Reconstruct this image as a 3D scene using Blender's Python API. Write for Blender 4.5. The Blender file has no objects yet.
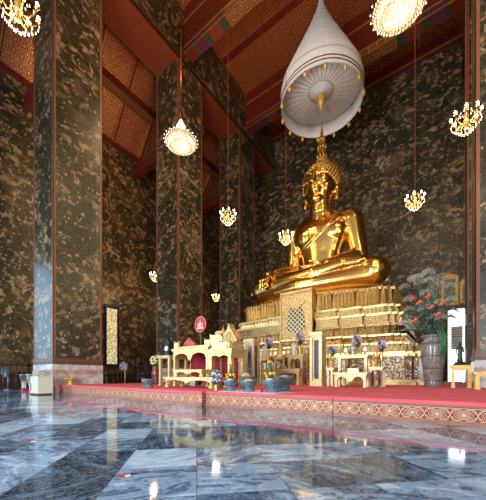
import bpy, bmesh, math, random
from mathutils import Vector, Matrix
random.seed(7)
PI = math.pi
COL = bpy.context.scene.collection
SC = bpy.context.scene
CAMH = 0.53
PH = 0.255            # platform height

def XA(px, Y):
    """world x of the thing that stands at depth Y along picture column px"""
    r = (px - 243) / 287.0
    return Y * (-0.585 + 0.811 * r) / (0.811 + 0.585 * r)
def ZA(px, py, Y):
    r = (px - 243) / 287.0
    d = Y / (0.811 + 0.585 * r)
    return CAMH + (376 - py) / 287.0 * d

# ------------------------------------------------------------------ mesh builder
class MB:
    def __init__(s): s.v = []; s.f = []; s.mi = []; s.sm = []
    def add(s, vs, fs, mi=0, smooth=False, M=None):
        o = len(s.v)
        if M is not None: vs = [M @ Vector(v) for v in vs]
        s.v += [tuple(v) for v in vs]
        for f in fs:
            s.f.append(tuple(i + o for i in f)); s.mi.append(mi); s.sm.append(smooth)
        return s
    def box(s, x0, x1, y0, y1, z0, z1, mi=0, M=None, taper=0.0):
        t = taper
        vs = [(x0, y0, z0), (x1, y0, z0), (x1, y1, z0), (x0, y1, z0),
              (x0 + t, y0 + t, z1), (x1 - t, y0 + t, z1), (x1 - t, y1 - t, z1), (x0 + t, y1 - t, z1)]
        fs = [(3, 2, 1, 0), (4, 5, 6, 7), (0, 1, 5, 4), (1, 2, 6, 5), (2, 3, 7, 6), (3, 0, 4, 7)]
        return s.add(vs, fs, mi, False, M)
    def lathe(s, prof, n=16, mi=0, c=(0, 0, 0), smooth=True, M=None, sx=1, sy=1, cap=True):
        vs = []; fs = []; m = len(prof)
        for (r, z) in prof:
            for k in range(n):
                a = 2 * PI * k / n
                vs.append((c[0] + r * math.cos(a) * sx, c[1] + r * math.sin(a) * sy, c[2] + z))
        for i in range(m - 1):
            for k in range(n):
                k2 = (k + 1) % n
                fs.append((i * n + k, i * n + k2, (i + 1) * n + k2, (i + 1) * n + k))
        if cap:
            fs.append(tuple(reversed(range(n)))); fs.append(tuple((m - 1) * n + k for k in range(n)))
        return s.add(vs, fs, mi, smooth, M)
    def ell(s, c, r, n=12, m=8, mi=0, M=None):
        if isinstance(r, (int, float)): r = (r, r, r)
        vs = [(c[0], c[1], c[2] - r[2])]; fs = []
        for j in range(1, m):
            ph = -PI / 2 + PI * j / m
            for k in range(n):
                a = 2 * PI * k / n
                vs.append((c[0] + r[0] * math.cos(ph) * math.cos(a), c[1] + r[1] * math.cos(ph) * math.sin(a), c[2] + r[2] * math.sin(ph)))
        vs.append((c[0], c[1], c[2] + r[2])); last = len(vs) - 1
        for k in range(n): fs.append((0, 1 + (k + 1) % n, 1 + k))
        for j in range(m - 2):
            for k in range(n):
                a = 1 + j * n + k; b = 1 + j * n + (k + 1) % n
                fs.append((a, b, b + n, a + n))
        o = 1 + (m - 2) * n
        for k in range(n): fs.append((o + k, o + (k + 1) % n, last))
        return s.add(vs, fs, mi, True, M)
    def tube(s, pts, r, n=8, mi=0, smooth=True, flat=None):
        """swept tube; r a number or one per point"""
        pts = [Vector(p) for p in pts]; m = len(pts)
        if isinstance(r, (int, float)): r = [r] * m
        vs = []; fs = []
        up = Vector((0, 0, 1))
        t0 = (pts[1] - pts[0]).normalized()
        if abs(t0.dot(up)) > .95: up = Vector((1, 0, 0))
        a = t0.cross(up).normalized()
        for i, p in enumerate(pts):
            t = (pts[min(i + 1, m - 1)] - pts[max(i - 1, 0)]).normalized()
            a = (a - t * a.dot(t)).normalized(); b = t.cross(a)
            for k in range(n):
                an = 2 * PI * k / n
                vs.append(p + a * r[i] * math.cos(an) + b * r[i] * math.sin(an))
        for i in range(m - 1):
            for k in range(n):
                k2 = (k + 1) % n
                fs.append((i * n + k, i * n + k2, (i + 1) * n + k2, (i + 1) * n + k))
        fs.append(tuple(reversed(range(n)))); fs.append(tuple((m - 1) * n + k for k in range(n)))
        return s.add(vs, fs, mi, smooth)
    def cap(s, a, b, ra, rb, n=14, mi=0):
        """tapered capsule"""
        a = Vector(a); b = Vector(b); t = b - a; L = t.length; t.normalize()
        pts = []; rr = []
        for k in range(5):
            th = PI / 2 * k / 4 ; pts.append(a - t * ra * math.cos(th)); rr.append(max(.001, ra * math.sin(th)))
        for k in range(5):
            th = PI / 2 * k / 4 ; pts.append(b + t * rb * math.sin(th)); rr.append(max(.001, rb * math.cos(th)))
        return s.tube(pts, rr, n, mi)
    def prism(s, poly, z0, z1, mi=0, M=None, scale_top=None):
        n = len(poly)
        vs = [(x, y, z0) for x, y in poly] + [(x, y, z1) for x, y in (scale_top or poly)]
        fs = [tuple(reversed(range(n))), tuple(range(n, 2 * n))]
        for k in range(n): fs.append((k, (k + 1) % n, n + (k + 1) % n, n + k))
        return s.add(vs, fs, mi, False, M)
    def loft(s, rings, mi=0, smooth=True, M=None):
        """closed rings of equal count"""
        n = len(rings[0]); vs = [p for r in rings for p in r]; fs = []
        for i in range(len(rings) - 1):
            for k in range(n):
                k2 = (k + 1) % n
                fs.append((i * n + k, i * n + k2, (i + 1) * n + k2, (i + 1) * n + k))
        fs.append(tuple(reversed(range(n)))); fs.append(tuple((len(rings) - 1) * n + k for k in range(n)))
        return s.add(vs, fs, mi, smooth, M)
    def build(s, name, mats, parent=None, loc=(0, 0, 0), rz=0, recalc=False):
        me = bpy.data.meshes.new(name)
        me.from_pydata(s.v, [], s.f)
        if not isinstance(mats, (list, tuple)): mats = [mats]
        for m in mats: me.materials.append(m)
        me.polygons.foreach_set('material_index', s.mi)
        me.polygons.foreach_set('use_smooth', s.sm)
        if recalc:
            bm = bmesh.new(); bm.from_mesh(me); bmesh.ops.recalc_face_normals(bm, faces=bm.faces[:]); bm.to_mesh(me); bm.free()
        me.update()
        o = bpy.data.objects.new(name, me); COL.objects.link(o)
        o.location = loc; o.rotation_euler = (0, 0, rz)
        if parent: o.parent = parent
        return o

def tag(o, label, cat, group=None):
    o['label'] = label; o['category'] = cat
    if group: o['group'] = group
    return o
def struct(o): o['kind'] = 'structure'; return o
def thing(name, label, cat, loc=(0, 0, 0), rz=0, group=None):
    o = bpy.data.objects.new(name, None); COL.objects.link(o)
    o.location = loc; o.rotation_euler = (0, 0, rz); o.empty_display_size = .1
    return tag(o, label, cat, group)
def dup(root, loc, label=None, rz=None, scale=None):
    r = root.copy(); COL.objects.link(r); r.location = loc
    if rz is not None: r.rotation_euler = (0, 0, rz)
    if scale is not None: r.scale = (scale,) * 3
    if label: r['label'] = label
    for ch in list(root.children):
        c = ch.copy(); COL.objects.link(c); c.parent = r
        for g in list(ch.children):
            d = g.copy(); COL.objects.link(d); d.parent = c
    return r

# ------------------------------------------------------------------ materials
class NT:
    def __init__(s, name):
        s.m = bpy.data.materials.new(name); s.m.use_nodes = True
        s.t = s.m.node_tree; s.n = s.t.nodes; s.l = s.t.links
        s.b = s.n['Principled BSDF']
    def node(s, ty, **kw):
        n = s.n.new(ty)
        for k, v in kw.items():
            if k.startswith('i_'):
                key = k[2:]; key = int(key) if key.isdigit() else key.replace('_', ' ')
                if isinstance(v, bpy.types.NodeSocket): s.l.new(v, n.inputs[key])
                else: n.inputs[key].default_value = v
            else: setattr(n, k, v)
        return n
    def math(s, op, a, b=0.0, c=None, clamp=False):
        n = s.n.new('ShaderNodeMath'); n.operation = op; n.use_clamp = clamp
        for i, v in enumerate((a, b) if c is None else (a, b, c)):
            if isinstance(v, bpy.types.NodeSocket): s.l.new(v, n.inputs[i])
            else: n.inputs[i].default_value = v
        return n.outputs[0]
    def mix(s, f, a, b, blend='MIX'):
        n = s.n.new('ShaderNodeMix'); n.data_type = 'RGBA'; n.blend_type = blend
        for sock, v in ((n.inputs[0], f), (n.inputs[6], a), (n.inputs[7], b)):
            if isinstance(v, bpy.types.NodeSocket): s.l.new(v, sock)
            elif isinstance(v, (int, float)): sock.default_value = v
            else: sock.default_value = (*v, 1)
        return n.outputs[2]
    def ramp(s, f, stops, interp='LINEAR'):
        n = s.n.new('ShaderNodeValToRGB'); n.color_ramp.interpolation = interp
        e = n.color_ramp.elements
        while len(e) > 1: e.remove(e[-1])
        e[0].position = stops[0][0]; e[0].color = (*stops[0][1], 1)
        for p, c in stops[1:]:
            x = e.new(p); x.color = (*c, 1)
        s.l.new(f, n.inputs[0]); return n.outputs[0]
    def pos(s, scale=(1, 1, 1), rot=(0, 0, 0), obj=False):
        if obj: p = s.node('ShaderNodeTexCoord').outputs['Object']
        else: p = s.node('ShaderNodeNewGeometry').outputs['Position']
        m = s.node('ShaderNodeMapping'); m.inputs['Scale'].default_value = scale; m.inputs['Rotation'].default_value = rot
        s.l.new(p, m.inputs[0]); return m.outputs[0]
    def noise(s, vec, scale, detail=4, rough=.55, dist=0, out='Fac'):
        n = s.node('ShaderNodeTexNoise'); s.l.new(vec, n.inputs['Vector'])
        n.inputs['Scale'].default_value = scale; n.inputs['Detail'].default_value = detail
        n.inputs['Roughness'].default_value = rough; n.inputs['Distortion'].default_value = dist
        return n.outputs[out]
    def voro(s, vec, scale, feature='F1', out='Distance', rnd=1):
        n = s.node('ShaderNodeTexVoronoi', feature=feature); s.l.new(vec, n.inputs['Vector'])
        n.inputs['Scale'].default_value = scale; n.inputs['Randomness'].default_value = rnd
        return n.outputs[out]
    def set(s, color=None, rough=None, metal=None, **kw):
        for k, v in (('Base Color', color), ('Roughness', rough), ('Metallic', metal)):
            if v is None: continue
            if isinstance(v, bpy.types.NodeSocket): s.l.new(v, s.b.inputs[k])
            elif k == 'Base Color': s.b.inputs[k].default_value = (*v, 1)
            else: s.b.inputs[k].default_value = v
        for k, v in kw.items():
            k = k.replace('_', ' ')
            if isinstance(v, bpy.types.NodeSocket): s.l.new(v, s.b.inputs[k])
            else: s.b.inputs[k].default_value = v
        return s
    def bump(s, h, strength=.3, dist=.02):
        n = s.node('ShaderNodeBump'); n.inputs['Strength'].default_value = strength; n.inputs['Distance'].default_value = dist
        s.l.new(h, n.inputs['Height']); s.l.new(n.outputs[0], s.b.inputs['Normal'])

def simple(name, color, rough=.5, metal=0.0, var=.12, **kw):
    t = NT(name); p = t.pos(obj=True); f = t.noise(p, 9, 3)
    c2 = tuple(max(0, c * (1 - var * 2)) for c in color); c3 = tuple(min(1, c * (1 + var)) for c in color)
    t.set(t.ramp(f, [(.3, c2), (.7, c3)]), rough, metal, **kw); return t.m
def emit(name, color, st):
    t = NT(name); t.set(color, .4, Emission_Color=(*color, 1), Emission_Strength=st); return t.m

def mural(name, gain=1.0, warm=0.0, rough=.42):
    t = NT(name); p = t.pos((1, 1, 1.15))
    big = t.noise(p, .40, 3, .55, .4); mid = t.noise(p, .85, 7, .60, .7); fine = t.noise(p, 7.0, 5, .62, .3)
    base = t.ramp(mid, [(.30, (.030, .028, .020)), (.42, (.065, .060, .034)), (.50, (.125, .108, .060)), (.56, (.19, .15, .088)), (.62, (.10, .075, .045)), (.72, (.21, .16, .10))])
    base = t.mix(t.math('MULTIPLY', t.ramp(fine, [(.40, (0, 0, 0)), (.58, (1, 1, 1))]), .60), base, (.035, .030, .022))
    base = t.mix(t.math('MULTIPLY', t.ramp(big, [(.46, (0, 0, 0)), (.54, (1, 1, 1))]), .75), base, (.026, .022, .017))
    # pale rock ledges and clouds
    rid = t.noise(p, .8, 5, .60, 1.3)
    rf = t.ramp(rid, [(.475, (0, 0, 0)), (.495, (1, 1, 1)), (.535, (1, 1, 1)), (.56, (0, 0, 0))])
    rf = t.math('MULTIPLY', rf, t.ramp(t.noise(p, 4.5, 4, .6), [(.44, (0, 0, 0)), (.54, (1, 1, 1))]))
    base = t.mix(t.math('MULTIPLY', rf, .80), base, (.44, .36, .25))
    # groves of dark round tree crowns
    tc = t.pos((1.0, 1.0, 1.35)); td = t.voro(tc, 2.9, 'F1', 'Distance')
    wob = t.math('ADD', td, t.math('MULTIPLY', t.math('SUBTRACT', fine, .5), .5))
    grove = t.ramp(t.noise(p, .55, 5, .60, .8), [(.44, (0, 0, 0)), (.48, (1, 1, 1))])
    tm = t.math('MULTIPLY', t.math('LESS_THAN', wob, .60), grove)
    base = t.mix(t.math('MULTIPLY', tm, .92), base, t.ramp(t.noise(p, 11, 2), [(.44, (.012, .017, .011)), (.62, (.055, .068, .030))]))
    # pavilions, walls (boxy cells) and crowds of little figures
    def cells(scale, stretch, thr, keep, cols, f, mask=None):
        nonlocal base
        pz = t.pos(stretch); wv = t.node('ShaderNodeVectorMath', operation='ADD'); t.l.new(pz, wv.inputs[0])
        sc_ = t.node('ShaderNodeVectorMath', operation='SCALE'); sc_.inputs['Scale'].default_value = .22 / scale
        t.l.new(t.noise(p, 3.0, 2, out='Color'), sc_.inputs[0]); t.l.new(sc_.outputs[0], wv.inputs[1])
        n = t.node('ShaderNodeTexVoronoi', feature='F1', distance='CHEBYCHEV'); t.l.new(wv.outputs[0], n.inputs['Vector']); n.inputs['Scale'].default_value = scale
        sp = t.node('ShaderNodeSeparateColor'); t.l.new(n.outputs['Color'], sp.inputs[0])
        m = t.math('MULTIPLY', t.math('LESS_THAN', n.outputs['Distance'], thr), t.math('GREATER_THAN', sp.outputs[0], 1 - keep))
        if mask is not None: m = t.math('MULTIPLY', m, mask)
        base = t.mix(t.math('MULTIPLY', m, f), base, t.ramp(sp.outputs[1], cols, 'CONSTANT'))
    mk = t.ramp(t.noise(p, .7, 2, .5, .5), [(.44, (0, 0, 0)), (.52, (1, 1, 1))])
    cells(2.1, (1, 1, 1.5), .30, .40, [(0, (.20, .085, .05)), (.15, (.36, .29, .19)), (.5, (.19, .08, .05)), (.6, (.30, .20, .11)), (.8, (.40, .35, .26)), (.92, (.10, .12, .10))], .58, mk)
    cells(4.2, (1, 1, 1.7), .26, .26, [(0, (.46, .38, .26)), (.3, (.06, .05, .04)), (.45, (.38, .16, .09)), (.6, (.30, .24, .14)), (.8, (.50, .44, .33))], .75, mk)
    cells(8.0, (1.4, 1.4, .8), .24, .20, [(0, (.46, .38, .28)), (.35, (.28, .14, .08)), (.5, (.50, .43, .32)), (.8, (.14, .16, .14))], .75)
    if warm: base = t.mix(warm, base, (1.0, .74, .42), 'MULTIPLY')
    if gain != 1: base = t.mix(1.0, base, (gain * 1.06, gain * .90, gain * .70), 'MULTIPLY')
    t.set(base, rough); t.b.inputs['Specular IOR Level'].default_value = .7
    return t.m

def gridpat(t, vec, cell, ax=(0, 1)):
    """nested squares and studs on a grid -> factor"""
    sp = t.node('ShaderNodeSeparateXYZ'); t.l.new(vec, sp.inputs[0])
    u = t.math('ABSOLUTE', t.math('SUBTRACT', t.math('FRACT', t.math('DIVIDE', sp.outputs[ax[0]], cell)), .5))
    v = t.math('ABSOLUTE', t.math('SUBTRACT', t.math('FRACT', t.math('DIVIDE', sp.outputs[ax[1]], cell)), .5))
    mx = t.math('MAXIMUM', u, v); dm = t.math('ADD', u, v)
    a = t.math('LESS_THAN', t.math('ABSOLUTE', t.math('SUBTRACT', mx, .33)), .042)
    b = t.math('LESS_THAN', mx, .13)
    c = t.math('GREATER_THAN', mx, .475)
    d = t.math('GREATER_THAN', dm, .86)
    return t.math('MAXIMUM', t.math('MAXIMUM', a, b), t.math('MAXIMUM', c, d))

def ceil_mat(name, cell, ax=(0, 1), gold=(.78, .42, .10), red=(.30, .026, .008)):
    t = NT(name); p = t.pos()
    g = gridpat(t, p, cell, ax); n = t.noise(p, 14, 3)
    gf = t.math('MULTIPLY', g, t.ramp(n, [(.38, (.35, .35, .35)), (.55, (1, 1, 1))]))
    t.set(t.mix(gf, red, gold), t.math('SUBTRACT', .62, t.math('MULTIPLY', gf, .24)), t.math('MULTIPLY', gf, .75)); return t.m

def marble_floor():
    t = NT('blue_grey_marble_tiles'); T = .43
    p = t.pos((1, 1, 1), (0, 0, PI / 4))
    div = t.node('ShaderNodeVectorMath', operation='SCALE'); t.l.new(p, div.inputs[0]); div.inputs['Scale'].default_value = 1 / T
    fl = t.node('ShaderNodeVectorMath', operation='FLOOR'); t.l.new(div.outputs[0], fl.inputs[0])
    sx = t.node('ShaderNodeSeparateXYZ'); t.l.new(fl.outputs[0], sx.inputs[0])
    cb = t.node('ShaderNodeCombineXYZ'); t.l.new(sx.outputs[0], cb.inputs[0]); t.l.new(sx.outputs[1], cb.inputs[1])
    wn = t.node('ShaderNodeTexWhiteNoise'); t.l.new(cb.outputs[0], wn.inputs['Vector'])
    sc = t.node('ShaderNodeSeparateColor'); t.l.new(wn.outputs['Color'], sc.inputs[0])
    rot = t.node('ShaderNodeVectorRotate', rotation_type='Z_AXIS'); t.l.new(p, rot.inputs['Vector'])
    t.l.new(t.math('ADD', 1.0, t.math('MULTIPLY', t.math('ROUND', t.math('MULTIPLY', sc.outputs[0], 3)), .62)), rot.inputs['Angle'])
    off = t.node('ShaderNodeVectorMath', operation='SCALE'); t.l.new(wn.outputs['Color'], off.inputs[0]); off.inputs['Scale'].default_value = 9.0
    ad = t.node('ShaderNodeVectorMath', operation='ADD'); t.l.new(rot.outputs[0], ad.inputs[0]); t.l.new(off.outputs[0], ad.inputs[1])
    mp = t.node('ShaderNodeMapping'); mp.inputs['Scale'].default_value = (1.0, 2.3, 1); t.l.new(ad.outputs[0], mp.inputs[0])
    v1 = t.noise(mp.outputs[0], 1.9, 9, .60, 2.6); v2 = t.noise(mp.outputs[0], 6.0, 8, .66, 3.0)
    vv = t.math('ADD', t.math('MULTIPLY', v1, .66), t.math('MULTIPLY', v2, .34))
    shade = t.math('ADD', vv, t.math('MULTIPLY', t.math('SUBTRACT', sc.outputs[1], .5), .24))
    c = t.ramp(shade, [(.36, (0.011, 0.025, 0.047)), (.44, (0.031, 0.063, 0.116)), (.485, (0.097, 0.177, 0.293)), (.505, (0.048, 0.097, 0.175)), (.53, (0.151, 0.257, 0.403)), (.57, (0.289, 0.435, 0.621)), (.60, (0.165, 0.275, 0.420)), (.66, (0.455, 0.621, 0.841))])
    st = t.ramp(v2, [(.475, (0, 0, 0)), (.497, (1, 1, 1)), (.52, (0, 0, 0))])
    c = t.mix(t.math('MULTIPLY', st, .55), c, (0.426, 0.594, 0.808))
    wht = t.math('GREATER_THAN', sc.outputs[2], .86)
    c = t.mix(t.math('MULTIPLY', wht, .8), c, t.ramp(vv, [(.38, (0.235, 0.364, 0.538)), (.55, (0.496, 0.674, 0.850))]))
    # joints
    fr = t.node('ShaderNodeVectorMath', operation='FRACTION'); t.l.new(div.outputs[0], fr.inputs[0])
    s3 = t.node('ShaderNodeSeparateXYZ'); t.l.new(fr.outputs[0], s3.inputs[0])
    e = t.math('MINIMUM', t.math('MINIMUM', s3.outputs[0], t.math('SUBTRACT', 1, s3.outputs[0])), t.math('MINIMUM', s3.outputs[1], t.math('SUBTRACT', 1, s3.outputs[1])))
    c = t.mix(t.math('MULTIPLY', t.math('LESS_THAN', e, .006), .6), c, (.05, .06, .07))
    rn = t.noise(p, 3.0, 3)
    t.set(c, t.ramp(rn, [(.3, (.04, .04, .04)), (.7, (.09, .09, .09))])); t.b.inputs['Specular IOR Level'].default_value = .38
    t.bump(t.noise(p, 1.4, 2), .05, .008)
    return t.m

def marble_white(name, band=True):
    t = NT(name); p = t.pos(); n = t.noise(p, 3, 7, .62, 1.4)
    c = t.ramp(n, [(.35, (.28, .31, .34)), (.5, (.50, .50, .49)), (.65, (.68, .66, .62))])
    sp = t.node('ShaderNodeSeparateXYZ'); t.l.new(p, sp.inputs[0])
    if band:
        b = t.math('LESS_THAN', t.math('ABSOLUTE', t.math('SUBTRACT', sp.outputs[2], .66)), .075)
        c = t.mix(t.math('MULTIPLY', b, .8), c, t.ramp(n, [(.35, (.36, .17, .11)), (.6, (.55, .33, .24))]))
    t.set(c, .22); return t.m

def gilt_mosaic(name, base=(.72, .46, .12), dark=(.22, .10, .025), cell=16, metal=.75, lite=(.85, .72, .42), rough=.34):
    t = NT(name); p = t.pos()
    v = t.voro(p, cell, 'F1', 'Distance', .55); col = t.voro(p, cell, 'F1', 'Color', .55)
    s = t.node('ShaderNodeSeparateColor'); t.l.new(col, s.inputs[0])
    c = t.mix(t.ramp(s.outputs[0], [(.3, (0, 0, 0)), (.9, (1, 1, 1))]), base, lite)
    c = t.mix(t.ramp(v, [(.35, (0, 0, 0)), (.62, (1, 1, 1))]), c, dark)
    t.set(c, rough, metal); t.bump(v, .5, .02); return t.m

def scroll_mat():
    """gilt lotus scroll on a dark red ground"""
    t = NT('red_gilt_scroll_frieze'); p = t.pos()
    sp = t.node('ShaderNodeSeparateXYZ'); t.l.new(p, sp.inputs[0]); P = .235
    u = t.math('MULTIPLY', t.math('SUBTRACT', t.math('FRACT', t.math('DIVIDE', sp.outputs[0], P)), .5), P)
    w = t.math('SUBTRACT', sp.outputs[2], .113)
    r = t.math('SQRT', t.math('ADD', t.math('MULTIPLY', u, u), t.math('MULTIPLY', w, w)))
    an = t.math('ARCTAN2', w, u)
    pet = t.math('MULTIPLY', t.math('COSINE', t.math('MULTIPLY', an, 8)), .006)
    a = t.math('LESS_THAN', r, .017)
    b = t.math('LESS_THAN', t.math('ABSOLUTE', t.math('SUBTRACT', t.math('ADD', r, pet), .028)), .0035)
    rings = t.math('LESS_THAN', t.math('ABSOLUTE', t.math('SUBTRACT', r, .044)), .003)
    ph = t.math('MULTIPLY', u, 2 * PI / P); sc = None
    for fr, am, th in ((1, .058, .0042), (3, .034, .0034), (2, .062, .003)):
        for sg in (1, -1):
            wv = t.math('MULTIPLY', t.math('SINE', t.math('MULTIPLY', ph, fr)), am * sg)
            k_ = t.math('LESS_THAN', t.math('ABSOLUTE', t.math('SUBTRACT', w, wv)), th)
            sc = k_ if sc is None else t.math('MAXIMUM', sc, k_)
    ee = t.math('LESS_THAN', t.math('ABSOLUTE', t.math('SUBTRACT', t.math('ABSOLUTE', w), .070)), .003); sc = t.math('MAXIMUM', sc, ee)
    sc = t.math('MULTIPLY', sc, t.math('GREATER_THAN', r, .050))
    f = t.math('MAXIMUM', t.math('MAXIMUM', a, b), t.math('MAXIMUM', rings, sc))
    t.set(t.mix(f, (.24, .022, .030), (.58, .46, .24)), .5, t.math('MULTIPLY', f, .2)); return t.m

M = {}
M['mural'] = mural('wall_mural', 1.15)
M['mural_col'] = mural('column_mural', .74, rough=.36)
M['mural_warm'] = mural('side_wall_mural', 1.2, .6)
M['floor'] = marble_floor()
M['marble'] = marble_white('white_marble_plinth')
M['nave_ceil'] = ceil_mat('red_gilt_nave_ceiling', .42)
M['aisle_ceil'] = ceil_mat('red_gilt_aisle_ceiling', .29, (1, 2), gold=(.72, .42, .13))
M['soffit'] = ceil_mat('red_soffit_rosettes', .34, gold=(.40, .15, .035), red=(.19, .018, .009))
M['beamgold'] = ceil_mat('gilt_beam_pattern', .36, gold=(.72, .46, .13), red=(.20, .03, .01))
M['red'] = simple('red_lacquer_beam', (.17, .016, .009), .45)
M['goldline'] = simple('gilt_moulding', (.62, .34, .09), .35, .8)
M['pink'] = simple('pink_painted_band', (.12, .022, .05), .6)
M['green'] = simple('green_painted_band', (.035, .055, .03), .6)
M['border'] = simple('red_gold_painted_border', (.22, .09, .045), .5)
M['gold'] = NT('polished_buddha_gold').set((.86, .54, .15), .22, 1.0).m
M['goldhair'] = NT('matt_gold_curls').set((.66, .40, .10), .36, 1.0).m
M['mosaic'] = gilt_mosaic('gilt_glass_mosaic')
M['mosaicfine'] = gilt_mosaic('fine_gilt_mosaic', cell=30, base=(.70, .44, .12))
M['mosaicglass'] = gilt_mosaic('silver_glass_mosaic', cell=21, rough=.3, base=(.45, .30, .10), dark=(.10, .05, .02), lite=(.85, .85, .80))
M['gilt'] = gilt_mosaic('gilt_relief', base=(.80, .54, .17), dark=(.46, .25, .06), lite=(.92, .74, .36), cell=38, metal=.65)
M['giltpale'] = simple('pale_gilt_moulding', (.84, .66, .30), .34, .55)
M['cream'] = simple('cream_gold_lacquer', (.66, .51, .20), .38, .3)
M['cream2'] = simple('pale_cream_gold_lacquer', (.72, .60, .30), .4, .2)
M['carpet'] = NT('red_carpet'); _t = M['carpet']; _p = _t.pos(); _t.set(_t.ramp(_t.noise(_p, 3, 4), [(.3, (.68, .085, .11)), (.7, (.80, .13, .165))]), .9); M['carpet'] = _t.m
M['scroll'] = scroll_mat()
M['mould'] = simple('brown_pink_moulding', (.30, .13, .085), .5)
M['stone'] = simple('blue_grey_carved_stone', (.15, .205, .25), .45, 0, .25)
M['black'] = simple('black_lacquer', (.012, .012, .015), .3)
M['darkwood'] = simple('dark_brown_wood', (.075, .028, .014), .45)
M['white'] = simple('white_glaze', (.78, .78, .76), .3)
M['cloth'] = simple('white_canopy_cloth', (.80, .80, .82), .85, 0, .03)
M['clothin'] = simple('white_canopy_lining', (.80, .80, .83), .9, 0, .03)
M['stripe'] = simple('brown_gold_braid', (.20, .10, .03), .5)
M['thread'] = simple('gold_thread', (.72, .48, .12), .5, .3)
M['redcord'] = simple('red_cord', (.20, .012, .01), .6)
M['crystal'] = NT('lit_crystal').set((.95, .93, .86), .08, 0, Emission_Color=(1, .80, .50, 1), Emission_Strength=.8).m
M['crystal_dim'] = NT('crystal_drops').set((.9, .85, .72), .08, 0.2, Emission_Color=(1, .72, .38, 1), Emission_Strength=.25).m
_t = NT('lit_crystal_bowl'); _p = _t.pos(obj=True); _v = _t.voro(_p, 15, 'F1', 'Distance'); _c = _t.ramp(_v, [(.2, (1, .96, .86)), (.42, (.80, .70, .52)), (.6, (.40, .33, .22))])
_t.set(_c, .25, 0, Emission_Color=_c, Emission_Strength=.75); M['bowlglow2'] = _t.m
M['bulb'] = emit('warm_candle_bulb', (1, .80, .5), 30)
M['bowlglow'] = NT('lit_crystal_bowl').set((.42, .38, .30), .15, 0, Emission_Color=(1, .84, .58, 1), Emission_Strength=.35).m
M['brass'] = simple('brass', (.70, .45, .14), .3, .9)
M['purple'] = simple('purple_wax', (.16, .02, .09), .5)
M['orange'] = simple('orange_candle_wax', (.80, .28, .07), .5)
M['leaf'] = simple('dark_green_leaves', (.03, .16, .05), .6, 0, .3)
M['leaf2'] = simple('bluish_green_stems', (.07, .15, .11), .6, 0, .3)
M['lilac'] = simple('lilac_petals', (.55, .38, .66), .7, 0, .15)
M['petalwhite'] = simple('white_petals', (.78, .66, .80), .7, 0, .05)
M['yellow'] = simple('yellow_petals', (.85, .62, .08), .7)
M['marigold'] = simple('orange_marigolds', (.90, .36, .02), .7)
M['salmon'] = simple('salmon_red_petals', (.75, .14, .07), .6)
M['maroon'] = simple('maroon_glaze', (.18, .012, .03), .25)
M['drape'] = simple('dark_red_cloth', (.24, .008, .018), .9)
M['redpaint'] = simple('bright_red_paint', (.60, .05, .03), .4)
M['fanred'] = simple('crimson_fan_silk', (.55, .035, .06), .6)
M['fangold'] = simple('pale_gold_embroidery', (.85, .62, .42), .5)
M['beige'] = simple('cream_plastic', (.62, .60, .48), .45, 0, .04)
M['grey'] = simple('grey_metal', (.20, .23, .26), .35, .4)
M['glass'] = NT('clear_glass').set((.85, .93, .97), .04, 0, Transmission_Weight=.85, IOR=1.2, Alpha=.55).m
M['bluewhite'] = simple('porcelain', (.42, .43, .42), .25, 0, .3)
M['flame'] = emit('candle_flame', (1, .72, .35), 14)
M['bronze'] = simple('dark_bronze', (.04, .035, .03), .35, .6)
# ------------------------------------------------------------------ room shell
XL, XR, XW, XE = -10.0, 0.5, -14.5, 4.9
CW = 1.55
YW = 17.7; YF = -3.0
ZS = 15.0; ZC = 17.6
ROWS = [3.78, 8.84, 13.55]
struct(MB().box(XW - .2, XE + .2, YF, YW + .2, -.2, 0).build('floor', M['floor']))
struct(MB().box(XW - .3, XW, YF, YW, 0, 12.9).build('wall_left', M['mural_warm']))
struct(MB().box(XE, XE + .3, YF, YW, 0, 17.6).build('wall_right', M['mural']))
# back wall with the door opening left open
DX0, DX1, DZ = XA(448, YW), XA(469.5, YW), 3.85
w = MB()
w.box(XW, DX0, YW, YW + .3, 0, ZC); w.box(DX1, XE, YW, YW + .3, 0, ZC); w.box(DX0, DX1, YW, YW + .3, DZ, ZC)
struct(w.build('wall_back', M['mural']))
# door: frame, two leaves folded back, the bright yard beyond
d = MB()
d.box(DX0 - .14, DX0, YW - .06, YW, 0, DZ + .12); d.box(DX1, DX1 + .14, YW - .06, YW, 0, DZ + .12); d.box(DX0, DX1, YW - .06, YW, DZ, DZ + .12)
dd = struct(d.build('door_1', M['darkwood']))
struct(MB().box(DX0 - .6, DX1 + .6, YW + 1.2, YW + 1.25, 0, DZ + .5).build('door_2', emit('bright_daylit_yard', (.86, .93, 1.0), 1.5)))
sg = thing('notice_board', 'white notice board with pink and blue lines of print standing in the bright doorway', 'sign', ((DX0 + DX1) / 2 - .03, YW + .75, 0))
MB().box(-.27, .22, 0, .03, 1.9, 3.1).build('board', M['white'], sg)
b = MB()
for k in range(4): b.box(-.24, .18, -.008, -.002, 2.93 - k * .13, 2.965 - k * .13)
b.build('print_line', M['fanred'], sg)
b = MB()
for k in range(3): b.box(-.24 + .02 * k, .14, -.008, -.002, 2.36 - k * .14, 2.40 - k * .14)
b.build('print_line', simple('pale_blue_print', (.25, .5, .7)), sg)
for x in (-.25, .18): MB().box(x, x + .03, .0, .03, 0, 1.9).build('leg', M['grey'], sg)

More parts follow.
